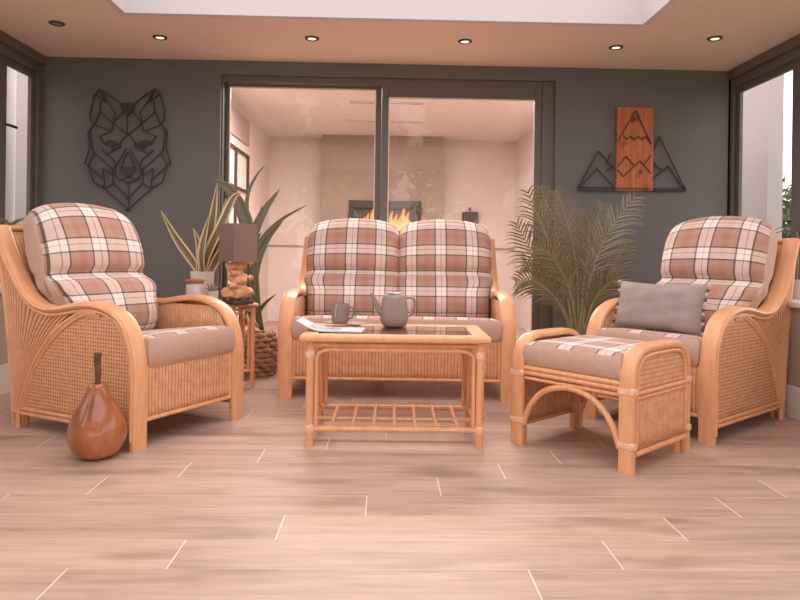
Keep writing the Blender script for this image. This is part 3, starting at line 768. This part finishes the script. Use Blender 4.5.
for x in (-hx, hx):
    mb = MB(); mb.tube([(x, 0, TZ - .05), (x, TD, TZ - .05)], .011, 8)
    mb.tube(bez((x, .03, .10), (x, .20, .30), (x, .03, .49), 10), .009, 8); mb.tube(bez((x, TD - .03, .10), (x, TD - .20, .30), (x, TD - .03, .49), 10), .009, 8)
    mb.build('side_brace', M['rattan'], ct)
mb = MB(); SZ_ = .085
mb.tube([(-hx, 0, SZ_), (hx, 0, SZ_)], .015, 8); mb.tube([(-hx, TD, SZ_), (hx, TD, SZ_)], .015, 8); mb.tube([(-hx, TD * .42, SZ_), (hx, TD * .42, SZ_)], .011, 8)
mb.tube([(-hx, 0, SZ_), (-hx, TD, SZ_)], .013, 8); mb.tube([(hx, 0, SZ_), (hx, TD, SZ_)], .013, 8)
mb.build('shelf_frame', M['rattan'], ct)
for k in range(7):
    x = -hx + TW * (k + 1) / 8; MB().tube([(x, 0, SZ_ + .012), (x, TD, SZ_ + .012)], .0085, 8).build('shelf_slat', M['rattan'], ct)
for x in (-hx, hx):
    for y in (0, TD):
        for zc in (SZ_, .445): MB().lathe([(.021, zc - .021), (.0245, zc - .014), (.0245, zc + .014), (.021, zc + .021)], 14, (x, y, 0)).build('binding', M['binding'], ct, label='pale cane binding on the leg')

# teapot
tp = gz(394, 326, TZ)
pot = thing('teapot', 'taupe ceramic teapot standing on the coffee table', 'teapot', (tp.x, tp.y, TZ), radians(4))
MB().lathe([(.0, .0), (.052, .0), (.066, .008), (.078, .032), (.0785, .06), (.073, .11), (.066, .15), (.060, .168), (.050, .174), (.0, .176)], 36).build('body', M['ceramic'], pot)
MB().lathe([(.0, .175), (.047, .175), (.046, .181), (.030, .186), (.014, .187), (.013, .191), (.010, .193), (.0, .194)], 24).build('lid', M['ceramic'], pot)
mb = MB(); sp = cr([(-.062, 0, .065), (-.088, 0, .095), (-.105, 0, .135), (-.128, 0, .178)], 5); mb.tube(sp, lambda t: .020 * (1 - t) + .0085 * t, 12)
mb.build('spout', M['ceramic'], pot)
MB().tube(cr([(.060, 0, .155), (.085, 0, .158), (.107, 0, .150), (.112, 0, .12), (.106, 0, .085), (.090, 0, .062), (.072, 0, .055)], 4), .0075, 8, flat=1.4).build('handle', M['ceramic'], pot)
mp = gz(340, 323.5, TZ)
mug = thing('mug', 'taupe mug with a teabag string beside the teapot', 'mug', (mp.x, mp.y, TZ), radians(-10))
MB().lathe([(.0, .0), (.036, .0), (.047, .010), (.0505, .05), (.051, .108), (.047, .108), (.046, .05), (.040, .014), (0, .012)], 32).build('body', M['ceramic'], mug)
MB().tube(cr([(.048, 0, .088), (.066, 0, .090), (.077, 0, .068), (.072, 0, .038), (.047, 0, .025)], 4), .0065, 8).build('handle', M['ceramic'], mug)
MB().tube([(-.006, -.0485, .110), (-.010, -.0535, .104), (-.014, -.054, .04)], .0012, 5).build('teabag_string', M['paper'], mug, label='white string over the rim')
MB().lathe([(0, .085), (.046, .085)], 24).build('tea', sm('black tea', (.05, .015, .006), .1), mug)
# magazines
def magazine(name, label, loc, rz, w, d, mat, lift, thick):
    m_ = thing(name, label, 'magazine', loc, rz, 'magazines on the coffee table')
    def prof(u): return lift * max(0, (.42 - u) / .42) ** 1.8
    mb = MB(); mb.grid(lambda u, v: Vector(((u - .5) * w, (v - .5) * d, thick + prof(u))), 24, 6)
    mb.grid(lambda u, v: Vector(((u - .5) * w, (v - .5) * d, .0008 + prof(u))), 24, 6); mb.build('cover', mat, m_, solid=.0007)
    mb = MB(); mb.grid(lambda u, v: Vector(((u - .5) * (w - .006), (v - .5) * (d - .006), thick / 2 + prof(u))), 24, 2); mb.build('pages', M['paper'], m_, solid=thick * .8)
    return m_
a = gz(340, 331, TZ)
magazine('magazine', 'white magazine with bluish cover, one side curling up at the table front', (a.x - .045, a.y + .03, TZ + .0005), radians(-4), .33, .17, M['cover'], .05, .006)
a = gz(345, 325, TZ)
magazine('magazine', 'brown covered magazine lying flat under the mug', (a.x - .01, a.y + .10, TZ + .0005), radians(-24), .24, .15, M['kraft'], .0, .003)
mug.location.z = TZ + .004

# ------------------------------------------------------------------ grey cushion with pompoms
gc = thing('scatter_cushion', 'grey velvet scatter cushion with pompom edges on the right armchair', 'cushion')
def pillow(w, h, t, n=22, m_=16):
    mb = MB()
    def f(sd):
        def g(u, v):
            x, z = 2 * u - 1, 2 * v - 1
            k = (max(0, 1 - x ** 4) * max(0, 1 - z ** 4)) ** .55
            pin = 1 - .055 * (1 - z * z) * abs(x) ** 3; pin2 = 1 - .10 * (1 - x * x) * abs(z) ** 3
            wr = .004 * sin(9 * x + 5 * z) * k + .003 * sin(4 * x - 12 * z) * k
            return Vector((x * w / 2 * pin, sd * (t / 2 * k + wr * .7), z * h / 2 * pin2 + h / 2))
        return g
    mb.grid(f(1), n, m_); mb.grid(f(-1), n, m_); return mb
CWD, CHT = .525, .285
pillow(CWD, CHT, .13).build('cover', M['grey_fab'], gc, autos=False, smooth=True)
first = None
for sgn in (-1, 1):
    for k in range(11):
        z = .008 + (CHT - .016) * k / 10; zz = 2 * z / CHT - 1
        x = sgn * (CWD / 2 * (1 - .055 * (1 - zz * zz)) + .006)
        if first is None:
            mb = MB(); mb.lathe([(0, -.0095), (.006, -.0075), (.0095, -.003), (.0095, .003), (.006, .0075), (0, .0095)], 10)
            first = mb.build('pompom', M['pom'], gc); first.location = (x, 0, z); firstd = first.data.copy(); firstd.materials[0] = M['pomd']
        else:
            c_ = first.copy(); c_.location = (x, 0, z); COL.objects.link(c_); c_.parent = gc
            if k % 2: c_.data = firstd
ca = a_ + radians(1)
ctr = ch2.location + Matrix.Rotation(a_, 3, 'Z') @ Vector((-.025, .14, 0))
gc.location = (ctr.x, ctr.y, SEATZ - .016); gc.rotation_euler = (radians(-15), 0, ca); gc.rotation_mode = 'XYZ'

# ------------------------------------------------------------------ pear
pb = gz(96.5, 457)
pr = thing('pear_ornament', 'large polished wooden pear standing on the floor by the left armchair', 'ornament', (pb.x, pb.y, 0))
MB().lathe([(0, .004), (.05, .0), (.085, .012), (.112, .045), (.126, .09), (.127, .125), (.116, .17), (.094, .215), (.070, .255), (.052, .29), (.044, .315), (.041, .328), (.030, .338), (.012, .334), (0, .330)], 40,
           wob=lambda a, z: 1 + .02 * sin(a + 1) + .012 * sin(2 * a + z * 8)).build('body', M['pear'], pr, sub=1)
MB().tube(cr([(0, 0, .32), (.002, 0, .38), (-.002, .002, .43), (0, .002, .472)], 4), lambda t: .0125 + .005 * t, 10).build('stalk', M['twig'], pr)

# ------------------------------------------------------------------ side table behind the left armchair
sc_ = gz(257, 302, .585); sa = radians(26)
Rz_ = Matrix.Rotation(sa, 3, 'Z')
stc = Vector((sc_.x, sc_.y, 0)) - Rz_ @ Vector((.30, -.10, 0))
st = thing('side_table', 'small rattan side table between the left armchair and the sofa', 'table', (stc.x, stc.y, 0), sa)
SH = .585; SX, SY = .58, .40
mb = MB().box((0, 0, SH - .014), (SX, SY, .028), bev=.010); mb.build('top', M['band'], st)
for x in (-1, 1):
    for y in (-1, 1): MB().tube([(x * (SX / 2 - .035), y * (SY / 2 - .035), 0), (x * (SX / 2 - .035), y * (SY / 2 - .035), SH - .028)], .017, 10).build('leg', M['rattan'], st)
for x in (-1, 1):
    X = x * (SX / 2 - .035); Y = SY / 2 - .035; mb = MB()
    mb.tube([(X, -Y, .12), (X, Y, .12)], .011, 8); mb.tube([(X, -Y, SH - .06), (X, Y, SH - .06)], .010, 8)
    mb.tube(bez((X, -Y + .02, .13), (X, 0, .30), (X, -Y + .02, SH - .06), 10), .009, 8); mb.tube(bez((X, Y - .02, .13), (X, 0, .30), (X, Y - .02, SH - .06), 10), .009, 8)
    mb.build('side_brace', M['rattan'], st)
for y in (-1, 1):
    Y = y * (SY / 2 - .035); X = SX / 2 - .035; mb = MB()
    mb.tube([(-X, Y, .12), (X, Y, .12)], .011, 8); mb.tube([(-X, Y, SH - .045), (X, Y, SH - .045)], .010, 8)
    mb.tube([(-X + .03, Y, .13), (-X + .03, Y, .40)] + bez((-X + .03, Y, .42), (-X + .03, Y, SH - .07), (-X + .10, Y, SH - .07), 5) + bez((X - .10, Y, SH - .07), (X - .03, Y, SH - .07), (X - .03, Y, .42), 5) + [(X - .03, Y, .13)], .008, 8)
    mb.build('brace', M['rattan'], st)
# lamp with driftwood base
lp = gy(237.5, 296, 4.54)
lm = thing('table_lamp', 'table lamp with stacked driftwood base and square taupe shade', 'lamp', (lp.x, lp.y, SH), radians(45))
MB().box((0, 0, .012), (.16, .16, .024), bev=.004).build('base_plate', M['plate'], lm)
rnd = random.Random(4)
zz = .030
for k, (sx_, sz_, ox_, an) in enumerate([(.165, .085, 0, 5), (.12, .05, -.01, 50), (.165, .065, .014, -15), (.12, .05, -.012, 70), (.15, .06, .006, 25)]):
    mb = MB(); ph = rnd.random() * 6; K_ = 12
    pr_ = [(sin(pi * (q / K_)) ** .55 * sx_ / 2, -cos(pi * q / K_) * sz_ / 2) for q in range(K_ + 1)]
    mb.lathe(pr_, 26, wob=lambda a, z: 1 + .26 * sin(2 * a + ph + z * 25) + .14 * sin(5 * a + ph * 2 + z * 60) + .07 * sin(11 * a - z * 90))
    mb.v = [(x, y, z + .010 * sin(x * 70 + ph) * cos(y * 60)) for x, y, z in mb.v]
    o = mb.build('driftwood_piece', M['driftwood'], lm); o.location = (ox_, 0, zz + sz_ / 2); o.scale = (1, .66, 1)
    o.rotation_euler = (radians(rnd.uniform(-14, 14)), radians(rnd.uniform(-16, 16)), radians(an - 45)); zz += sz_ * .80
mb = MB(); mb.tube([(0, 0, .02), (0, 0, .42)], .006, 8); mb.tube([(.05, -.05, .02), (.05, -.05, .27)], .006, 8); mb.build('rod', M['plate'], lm)
mb = MB(); hs = .091; z0_, z1_ = .285, .540
for a, b_, c_, d_ in ((-hs, hs, -hs, -hs + .004), (-hs, hs, hs - .004, hs), (-hs, -hs + .004, -hs + .004, hs - .004), (hs - .004, hs, -hs + .004, hs - .004)): bx(a, b_, c_, d_, z0_, z1_, mb)
mb.build('shade', M['shade'], lm, smooth=False)
mb = MB(); mb.tube([(-hs, 0, .40), (hs, 0, .40)], .003, 6); mb.tube([(0, -hs, .40), (0, hs, .40)], .003, 6); mb.build('shade_ring', M['plate'], lm)
mb = MB(); mb.lathe([(0, .40), (.015, .405), (.03, .44), (.028, .47), (0, .49)], 14); mb.build('bulb', M['whitepot'], lm)
# snake plant
spb = gy(202, 296, 4.72)
sn = thing('snake_plant', 'snake plant with cream-edged leaves in a square white pot', 'plant', (spb.x, spb.y, SH))
mb = MB(); mb.lathe([(0, 0), (.062, 0), (.070, .02), (.082, .205), (.082, .21), (.076, .21), (.074, .185), (0, .185)], 30); mb.build('pot', M['whitepot'], sn)
MB().lathe([(0, .187), (.073, .187)], 20).build('soil', M['soil'], sn)
def tl(px, py, Y, root): p = gy(px, py, Y); return p - root.location
def sword(root, pix, wmax, mat, name='leaf', twist=0, fold=.18):
    pts = cr([tl(*q, root) for q in pix], 6)
    mb = MB(); wmax *= 1.35; mb.leaf(pts, lambda t: wmax * (.55 + .45 * sin(pi * min(1, t * 1.1))) * (1 - t ** 5) * (1 if t < .96 else .6) + .002, fold, side=(cos(twist), sin(twist), 0))
    return mb.build(name, mat, root, autos=False, solid=.003)
Yp = 4.72
for pix, wm, tw in [([(200, 274, Yp), (190, 258, Yp), (176, 238, Yp - .02), (161, 211, Yp - .05)], .045, .2),
                    ([(201, 274, Yp), (205, 250, Yp), (212, 220, Yp), (217, 184, Yp - .02)], .055, .4),
                    ([(203, 274, Yp), (209, 252, Yp - .03), (222, 225, Yp - .04), (234, 198, Yp - .05), (244, 193, Yp - .05)], .055, -.3),
                    ([(198, 275, Yp), (199, 258, Yp + .03), (198, 244, Yp + .04), (193, 228, Yp + .04)], .045, .8),
                    ([(206, 274, Yp), (214, 250, Yp + .02), (222, 224, Yp + .03), (226, 198, Yp + .02)], .05, .0),
                    ([(204, 276, Yp), (202, 256, Yp - .03), (205, 236, Yp - .04), (210, 214, Yp - .05)], .05, -.5),
                    ([(208, 276, Yp), (215, 262, Yp), (224, 246, Yp), (229, 232, Yp)], .045, .3)]:
    sword(sn, pix, wm, M['snake'], twist=tw)
# lidded jar and little succulent
jb = gy(194.5, 297, 4.46)
jr = thing('storage_jar', 'small white jar with copper brown lid in front of the snake plant', 'jar', (jb.x, jb.y, SH))
MB().lathe([(0, 0), (.052, 0), (.056, .01), (.056, .125), (.050, .140), (0, .140)], 28).build('body', M['whitepot'], jr)
MB().lathe([(0, .141), (.060, .141), (.062, .147), (.062, .160), (.056, .165), (0, .166)], 28).build('lid', M['terra'], jr, label='copper brown lid')
ub = gy(212, 298, 4.44)
su = thing('potted_succulent', 'tiny spiky succulent in a pale pot beside the lidded jar', 'plant', (ub.x, ub.y, SH))
MB().lathe([(0, 0), (.034, 0), (.044, .09), (.040, .09), (.036, .082), (0, .082)], 20).build('pot', M['whitepot'], su)
mb = MB(); rnd = random.Random(2)
for k in range(26):
    a = k * 2.4; e = .25 + 1.1 * rnd.random(); L = .05 + .03 * rnd.random()
    d = Vector((cos(a) * cos(e), sin(a) * cos(e), sin(e))); p0 = Vector((cos(a) * .01, sin(a) * .01, .080))
    mb.leaf([p0, p0 + d * L * .5, p0 + d * L], lambda t: .012 * (1 - t ** 2) + .001, .2)
mb.build('rosette', M['succ'], su, autos=False)
# tall plant in a basket
bb = gz(260, 372); bb.y = 5.13; bb.x = gy(277, 360, 5.13).x - .150
dr = thing('dracaena', 'tall strappy green plant in a woven basket beside the sofa', 'plant', (bb.x, bb.y, 0))
mb = MB(); rows = 9
prof = lambda z: .105 + .05 * sin(pi * min(1, (z + .03) / .36)) 
for k in range(rows):
    z = .018 + k * .036; r = prof(z); pts = []
    for i in range(40):
        a = 2 * pi * i / 40; q = .010 * sin(a * 10 + (k % 2) * pi); pts.append((cos(a) * (r + q), sin(a) * (r + q), z + .006 * sin(a * 10 + pi / 2 + (k % 2) * pi)))
    mb.tube(pts, .020, 8, closed=True)
mb.build('basket', M['basket'], dr)
MB().lathe([(0, 0.004), (.10, .004), (.13, .15), (.115, .30), (0, .30)], 24).build('soil', M['soil'], dr)
Yq = 5.13
for pix, wm, tw, nm in [([(262, 330, Yq), (256, 290, Yq), (250, 245, Yq), (244, 215, Yq - .02), (228, 188, Yq - .05), (205, 179, Yq - .08)], .105, .1, 'leaf'),
                        ([(262, 330, Yq), (252, 290, Yq), (250, 250, Yq), (262, 215, Yq), (280, 189, Yq)], .075, .1, 'leaf'),
                        ([(262, 330, Yq), (254, 290, Yq), (256, 250, Yq - .02), (278, 222, Yq - .04), (307, 205, Yq - .06)], .035, .2, 'leaf'),
                        ([(262, 330, Yq), (250, 290, Yq), (246, 250, Yq), (247, 200, Yq + .02), (255, 178, Yq + .03), (265, 165, Yq + .03)], .026, .2, 'leaf'),
                        ([(262, 330, Yq), (256, 290, Yq), (258, 262, Yq), (268, 238, Yq), (283, 221, Yq)], .055, .1, 'leaf'),
                        ([(262, 330, Yq), (254, 290, Yq + .03), (254, 260, Yq + .05), (256, 238, Yq + .06), (262, 205, Yq + .08)], .06, .0, 'leaf'),
                        ([(262, 330, Yq), (252, 292, Yq), (245, 262, Yq), (232, 240, Yq), (215, 228, Yq)], .05, .0, 'leaf'),
                        ([(262, 330, Yq), (250, 292, Yq - .02), (240, 262, Yq - .03), (230, 245, Yq - .03)], .06, .0, 'leaf'),
                        ([(262, 330, Yq), (257, 318, Yq), (264, 304, Yq - .02), (276, 294, Yq - .04)], .030, .3, 'leaf'),
                        ([(262, 330, Yq), (252, 320, Yq + .02), (248, 290, Yq + .06), (251, 250, Yq + .1), (262, 232, Yq + .1)], .055, .4, 'leaf')]:
    pts = cr([tl(*q, dr) for q in pix], 6); mb = MB()
    mb.leaf(pts, lambda t: wm * (.28 + .72 * sin(pi * min(1, max(0, t - .12) * 1.05)) ** .8) * (1 - t ** 6) + .002, .20, side=(cos(tw), sin(tw), .12))
    mb.build(nm, M['strap'], dr, autos=False, solid=.002)
# ------------------------------------------------------------------ palm behind the footstool
pc = gy(580, 345, 4.85)
pm = thing('potted_palm', 'feathery areca palm in a pot between the doors and the right armchair', 'palm', (pc.x, pc.y, 0))
MB().lathe([(0, 0), (.10, 0), (.125, .03), (.15, .26), (.155, .27), (.140, .27), (.137, .24), (0, .24)], 30).build('pot', M['plate'], pm)
MB().lathe([(0, .242), (.137, .242)], 20).build('soil', M['soil'], pm)
fr_ = [ # tip px, bend px, depth offset, length factor
    ([(573, 335), (566, 290), (548, 240), (533, 205), (527, 190)], -.10, .0), ([(576, 335), (572, 285), (560, 235), (545, 200), (540, 186)], .05, .0),
    ([(578, 335), (578, 290), (574, 250), (565, 215), (556, 190)], -.05, .0), ([(582, 335), (588, 290), (600, 250), (615, 222), (636, 196)], -.10, 1),
    ([(582, 335), (585, 285), (592, 245), (597, 220), (602, 203)], .08, .0), ([(574, 335), (560, 300), (545, 272), (530, 250), (516, 222)], .0, .0),
    ([(572, 335), (560, 305), (545, 288), (530, 280), (516, 282)], -.12, .0), ([(584, 335), (596, 300), (610, 278), (616, 262), (628, 240)], .06, 0),
    ([(577, 335), (572, 300), (562, 272), (548, 252), (536, 245)], -.16, .0), ([(583, 335), (592, 305), (602, 290), (612, 282), (622, 284)], -.15, .0),
    ([(580, 335), (583, 295), (586, 262), (588, 240), (590, 222)], -.02, .0), ([(575, 335), (568, 300), (556, 275), (540, 262), (524, 262)], .10, .0)]
for k, (pix, dy, m2) in enumerate(fr_):
    pts = cr([Vector(tl(x, y, 4.85 + dy * (i / 4), pm)) for i, (x, y) in enumerate(pix)], 8)
    pts = [Vector((pts[0].x * .3, pts[0].y, .245))] + pts
    rnd = random.Random(k + 5); n = len(pts); mb = MB(); side0 = Vector((1, .0, .0))
    mb.tube(pts, lambda t: .0085 * (1 - t) + .0012, 6, mi=1)
    L = sum((pts[i + 1] - pts[i]).length for i in range(n - 1))
    cum = [0]
    for i in range(n - 1): cum.append(cum[-1] + (pts[i + 1] - pts[i]).length)
    def at(t):
        d = t * L
        for i in range(n - 1):
            if cum[i + 1] >= d: return pts[i].lerp(pts[i + 1], (d - cum[i]) / max(1e-6, cum[i + 1] - cum[i])), (pts[min(i + 2, n - 1)] - pts[max(i - 1, 0)]).normalized()
        return pts[-1], (pts[-1] - pts[-2]).normalized()
    NL = 20
    for j in range(NL):
        t = .42 + .56 * j / (NL - 1); p, T = at(t)
        vw = Vector((0, -1, 0)); sd = T.cross(vw).normalized()
        for sg in (-1, 1):
            ll = (.235 * sin(pi * (.22 + .70 * (j / (NL - 1)))) + .02) * rnd.uniform(.85, 1.1)
            d = (T * rnd.uniform(.80, 1.05) + sd * sg * .80 + Vector((0, rnd.uniform(-.5, .25), 0))).normalized()
            q = [p, p + d * ll * .35, p + d * ll * .7 + Vector((0, -.005, -.010 * ll / .2)), p + d * ll + Vector((0, -.01, -.045 * ll / .2))]
            mb.leaf(cr(q, 2), lambda u: .0155 * (1 - u ** 1.6) * (.55 + .8 * u if u < .5 else .95) + .0008, .22, side=tuple(vw.cross(d)))
    mb.build('frond', [M['palm2'] if m2 else M['palm'], M['stem']], pm, autos=False)

# ------------------------------------------------------------------ wall art
def artpt(px, py, Y=YW - .02): return gy(px, py, Y)
def z1p(x, y): return (80 + x / 9.23, 85 + y / 9.23)
def z3p(x, y): return (80 + x / 8.96, 145 + y / 8.96)
half = [[z1p(*p) for p in l] for l in [
    [(180, 35), (135, 90), (96, 250), (98, 310), (130, 370)], [(180, 35), (300, 115), (370, 170), (400, 255)], [(145, 90), (235, 150), (190, 60)],
    [(205, 70), (260, 170), (325, 255), (310, 335)], [(195, 150), (185, 250), (130, 370), (290, 425), (312, 345), (390, 255)],
    [(185, 250), (430, 455)], [(290, 425), (180, 475), (215, 530), (300, 580)], [(130, 370), (75, 430), (90, 600)], [(105, 395), (95, 450), (115, 600)],
    [(435, 455), (370, 530), (380, 560), (290, 600)]]]
half += [[z3p(*p) for p in l] for l in [
    [(80, 40), (45, 165), (75, 185), (100, 270), (118, 330), (215, 385), (448, 592)], [(110, 40), (130, 70), (75, 185), (220, 320), (215, 385)],
    [(130, 70), (290, 215), (290, 270), (205, 212), (215, 320)], [(290, 270), (300, 345), (230, 385)], [(300, 345), (445, 492)],
    [(310, 265), (350, 310), (445, 345)], [(200, 40), (235, 85), (290, 120), (320, 180), (310, 265)], [(235, 85), (360, 20)], [(410, 30), (330, 180), (300, 215)],
    [(420, 60), (375, 190)], [(360, 310), (445, 280)]]]
wa = thing('wolf_wall_art', 'geometric dark metal wolf head hanging on the grey wall', 'wall art', artpt(127.3, 150))
mb = MB(); AX = 127.9
def bar(mb, pts, root, w_=.0055, Y=YW - .02):
    for a, b_ in zip(pts[:-1], pts[1:]):
        A, B = gy(*a, Y) - root.location, gy(*b_, Y) - root.location
        d = B - A; L = d.length
        if L < 1e-4: continue
        d.normalize(); X = Vector((0, 1, 0)); Z = X.cross(d)
        R = Matrix((d, X, Z)).transposed(); mb.box((A + B) / 2, (L + w_, .010, w_ * 1.5), R=R)
for l in half:
    bar(mb, l, wa); bar(mb, [(2 * AX - 1.0 + (y - 88) * .010 - x, y) for x, y in l], wa)
bar(mb, [(127.1, 116), (127.3, 134)], wa); bar(mb, [(128.8, 183), (129, 211)], wa)
mb.build('outline', M['metal'], wa, smooth=False)
def plate(pts, root, Y=YW - .02, th=.01):
    mb = MB(); P_ = [gy(x, y, Y) - root.location for x, y in pts]; n = len(P_)
    vs = [p + Vector((0, -th / 2, 0)) for p in P_] + [p + Vector((0, th / 2, 0)) for p in P_]
    mb.add(vs, [tuple(range(n)), tuple(range(2 * n - 1, n - 1, -1))] + [(i, (i + 1) % n, n + (i + 1) % n, n + i) for i in range(n)]); return mb
plate([(119.5, 103), (135, 103), (131.5, 112), (127.3, 116.5), (123, 112)], wa).build('crown_plate', M['metal'], wa, smooth=False)
plate([(119.8, 167), (127, 167), (136.2, 167), (135, 171), (128.5, 178), (121.5, 173)], wa).build('nose_plate', M['metal'], wa, smooth=False)
plate([(103.5, 143), (109, 140), (116, 141.5), (120.5, 144.5), (113, 146), (106, 146)], wa).build('eye_plate', M['metal'], wa, smooth=False)
plate([(135.5, 144.5), (140, 141.5), (147, 139.5), (153, 142.5), (150, 145.5), (142, 146)], wa).build('eye_plate', M['metal'], wa, smooth=False)
def z7(x, y): return (570 + x / 5.454, 95 + y / 5.454)
ma = thing('mountain_wall_art', 'reddish wood panel with dark metal mountain outlines on the wall', 'wall art', artpt(635, 150))
A = gy(616.8, 107, YW - .03); B = gy(652.8, 191, YW - .03)
MB().box(((A.x + B.x) / 2 - ma.location.x, .0, (A.z + B.z) / 2 - ma.location.z), (B.x - A.x - .004, .032, A.z - B.z), bev=.003).build('wood_panel', M['panel'], ma, smooth=False, label='reddish pine board')
mbl = MB(); mbr = MB()
for l in [[(45, 505), (155, 305), (240, 400)], [(45, 512), (145, 400), (235, 495)], [(45, 503), (245, 505)], [(45, 520), (245, 522)], [(195, 380), (222, 320)], [(200, 415), (225, 395)],
          [(445, 320), (487, 228), (630, 520)], [(450, 460), (535, 388), (620, 512)], [(455, 372), (505, 412)], [(465, 372), (445, 400)], [(445, 512), (625, 512)], [(445, 522), (630, 522)], [(600, 500), (625, 505)]]:
    bar(mbl if l[0][0] < 260 else mbr, [z7(*p) for p in l], ma, .0065)
mbl.build('outline', M['metal'], ma, smooth=False); mbr.build('outline', M['metal'], ma, smooth=False)
mb = MB()
for l in [[(262, 250), (358, 85), (442, 265)], [(290, 222), (310, 242), (330, 224), (350, 245), (372, 224), (395, 245), (412, 225), (435, 258)], [(258, 392), (305, 335), (350, 385)], [(255, 405), (292, 445), (382, 360), (440, 425)], [(440, 330), (410, 372)], [(258, 507), (436, 512)]]:
    bar(mb, [z7(*p) for p in l], ma, .0045, YW - .040)
mb.build('panel_outline', M['metal'], ma, smooth=False)

# ------------------------------------------------------------------ plants on the sills
def sill_plant(label, loc, leaves, mat):
    t = thing('sill_plant', label, 'plant', loc)
    MB().lathe([(0, 0), (.05, 0), (.07, .12), (.065, .12), (.06, .10), (0, .10)], 20).build('pot', M['whitepot'], t)
    MB().tube([(0, 0, .10), (.005, 0, .25), (0, .005, .42)], .005, 6).build('stem', M['stem'], t)
    for q, wm in leaves:
        mb = MB(); mb.leaf(cr([(0, 0, .40)] + q, 5), lambda u: wm * sin(pi * min(1, .1 + u * .9)) + .002, .15); mb.build('leaf', mat, t, autos=False)
lf = gx(12, 215, -2.62)
sill_plant('leafy plant on the left window sill behind the armchair', (-2.62, lf.y, .69), [([(.06, -.02, .44), (.14, -.04, .445)], .05), ([(.03, .04, .45), (.10, .08, .47)], .05), ([(-.03, -.06, .44), (-.02, -.14, .46)], .05), ([(.02, -.08, .42), (.05, -.16, .42)], .05)], M['succ'])
rf = gx(796, 214, 2.62)
sill_plant('thin leaved plant on the right window sill behind the armchair', (2.62, rf.y - .02, .69), [([(-.02, .1, .43), (-.06, .24, .40)], .018), ([(0, .10, .46), (-.02, .22, .44)], .02), ([(.03, -.06, .45), (.04, -.14, .46)], .03)], M['bark'])

# ------------------------------------------------------------------ outside
struct('ground', bx(-30, 30, -30, 30, -.25, -.10), M['ground'])
a = gx(783, 160, 3.85)
tag(bx(3.7, 3.85, a.y, 9.5, -.1, 3.6).build('outside_wall', M['outwall'], smooth=False), 'pale rendered wall outside the right window', 'wall')
mb = bx(-3.85, -3.7, 4.6, 9.5, -.1, 3.6); tag(mb.build('outside_wall', M['outwall'], smooth=False), 'pale rendered wall outside the left window', 'wall')
a = gx(10, 120, -3.62); tag(MB().tube([(-3.62, a.y, -.1), (-3.62, a.y, 3.6)], .05, 12).build('downpipe', M['pipe']), 'pale downpipe on the wall outside the left window', 'pipe')
def tree(loc, h, r, seed, label, group):
    t = thing('garden_tree', label, 'tree', loc, 0, group); rnd = random.Random(seed); lf = max(1, r / 1.2)
    MB().tube([(0, 0, -.1), (.05, 0, h * .35), (0, .05, h * .75)], lambda u: .12 * (1 - u * .7), 8).build('trunk', M['bark'], t)
    mb = MB()
    for k in range(1500 if r < 1.3 else 3600):
        a = rnd.random() * 2 * pi; e = rnd.uniform(-.9, 1.3); q = rnd.random() ** .4 * r * (1 + .3 * sin(3 * a + e * 4))
        p = Vector((cos(a) * cos(e) * q, sin(a) * cos(e) * q, h * .62 + sin(e) * q * h * .38 / r * 1.0))
        d = Vector((rnd.uniform(-1, 1), rnd.uniform(-1, 1), rnd.uniform(-1, 1))).normalized() * .17 * lf
        s_ = d.orthogonal().normalized() * .07 * lf
        mb.add([p - d, p + s_, p + d, p - s_], [(0, 1, 2, 3)])
    mb.build('crown', M['leafout'], t, smooth=False)
a = ray(790, 200); k_ = 16 / a.y
for k, (dx, h, r) in enumerate([(-1.6, 2.9, 1.0), (.9, 2.6, 1.0), (3.6, 3.2, 1.2)]):
    tree((a.x * k_ + dx, 16 + dx * .5, 0), h, r, k, 'low garden tree seen through the right window', 'garden trees beyond the right window')

for k, (x, y, h, r_) in enumerate([(-7.8, -8.5, 5.6, 1.5), (-4.4, -9.8, 6.2, 1.6), (-1.0, -8.6, 5.4, 1.45), (2.6, -9.9, 6.4, 1.5), (6.4, -8.6, 5.8, 1.5)]):  # unseen trees added to break up the sky reflection in the door glass
    tree((x, y, 0), h, r_, 20 + k, 'tall tree added to screen the sky reflected in the glass doors', 'added trees behind the viewer')
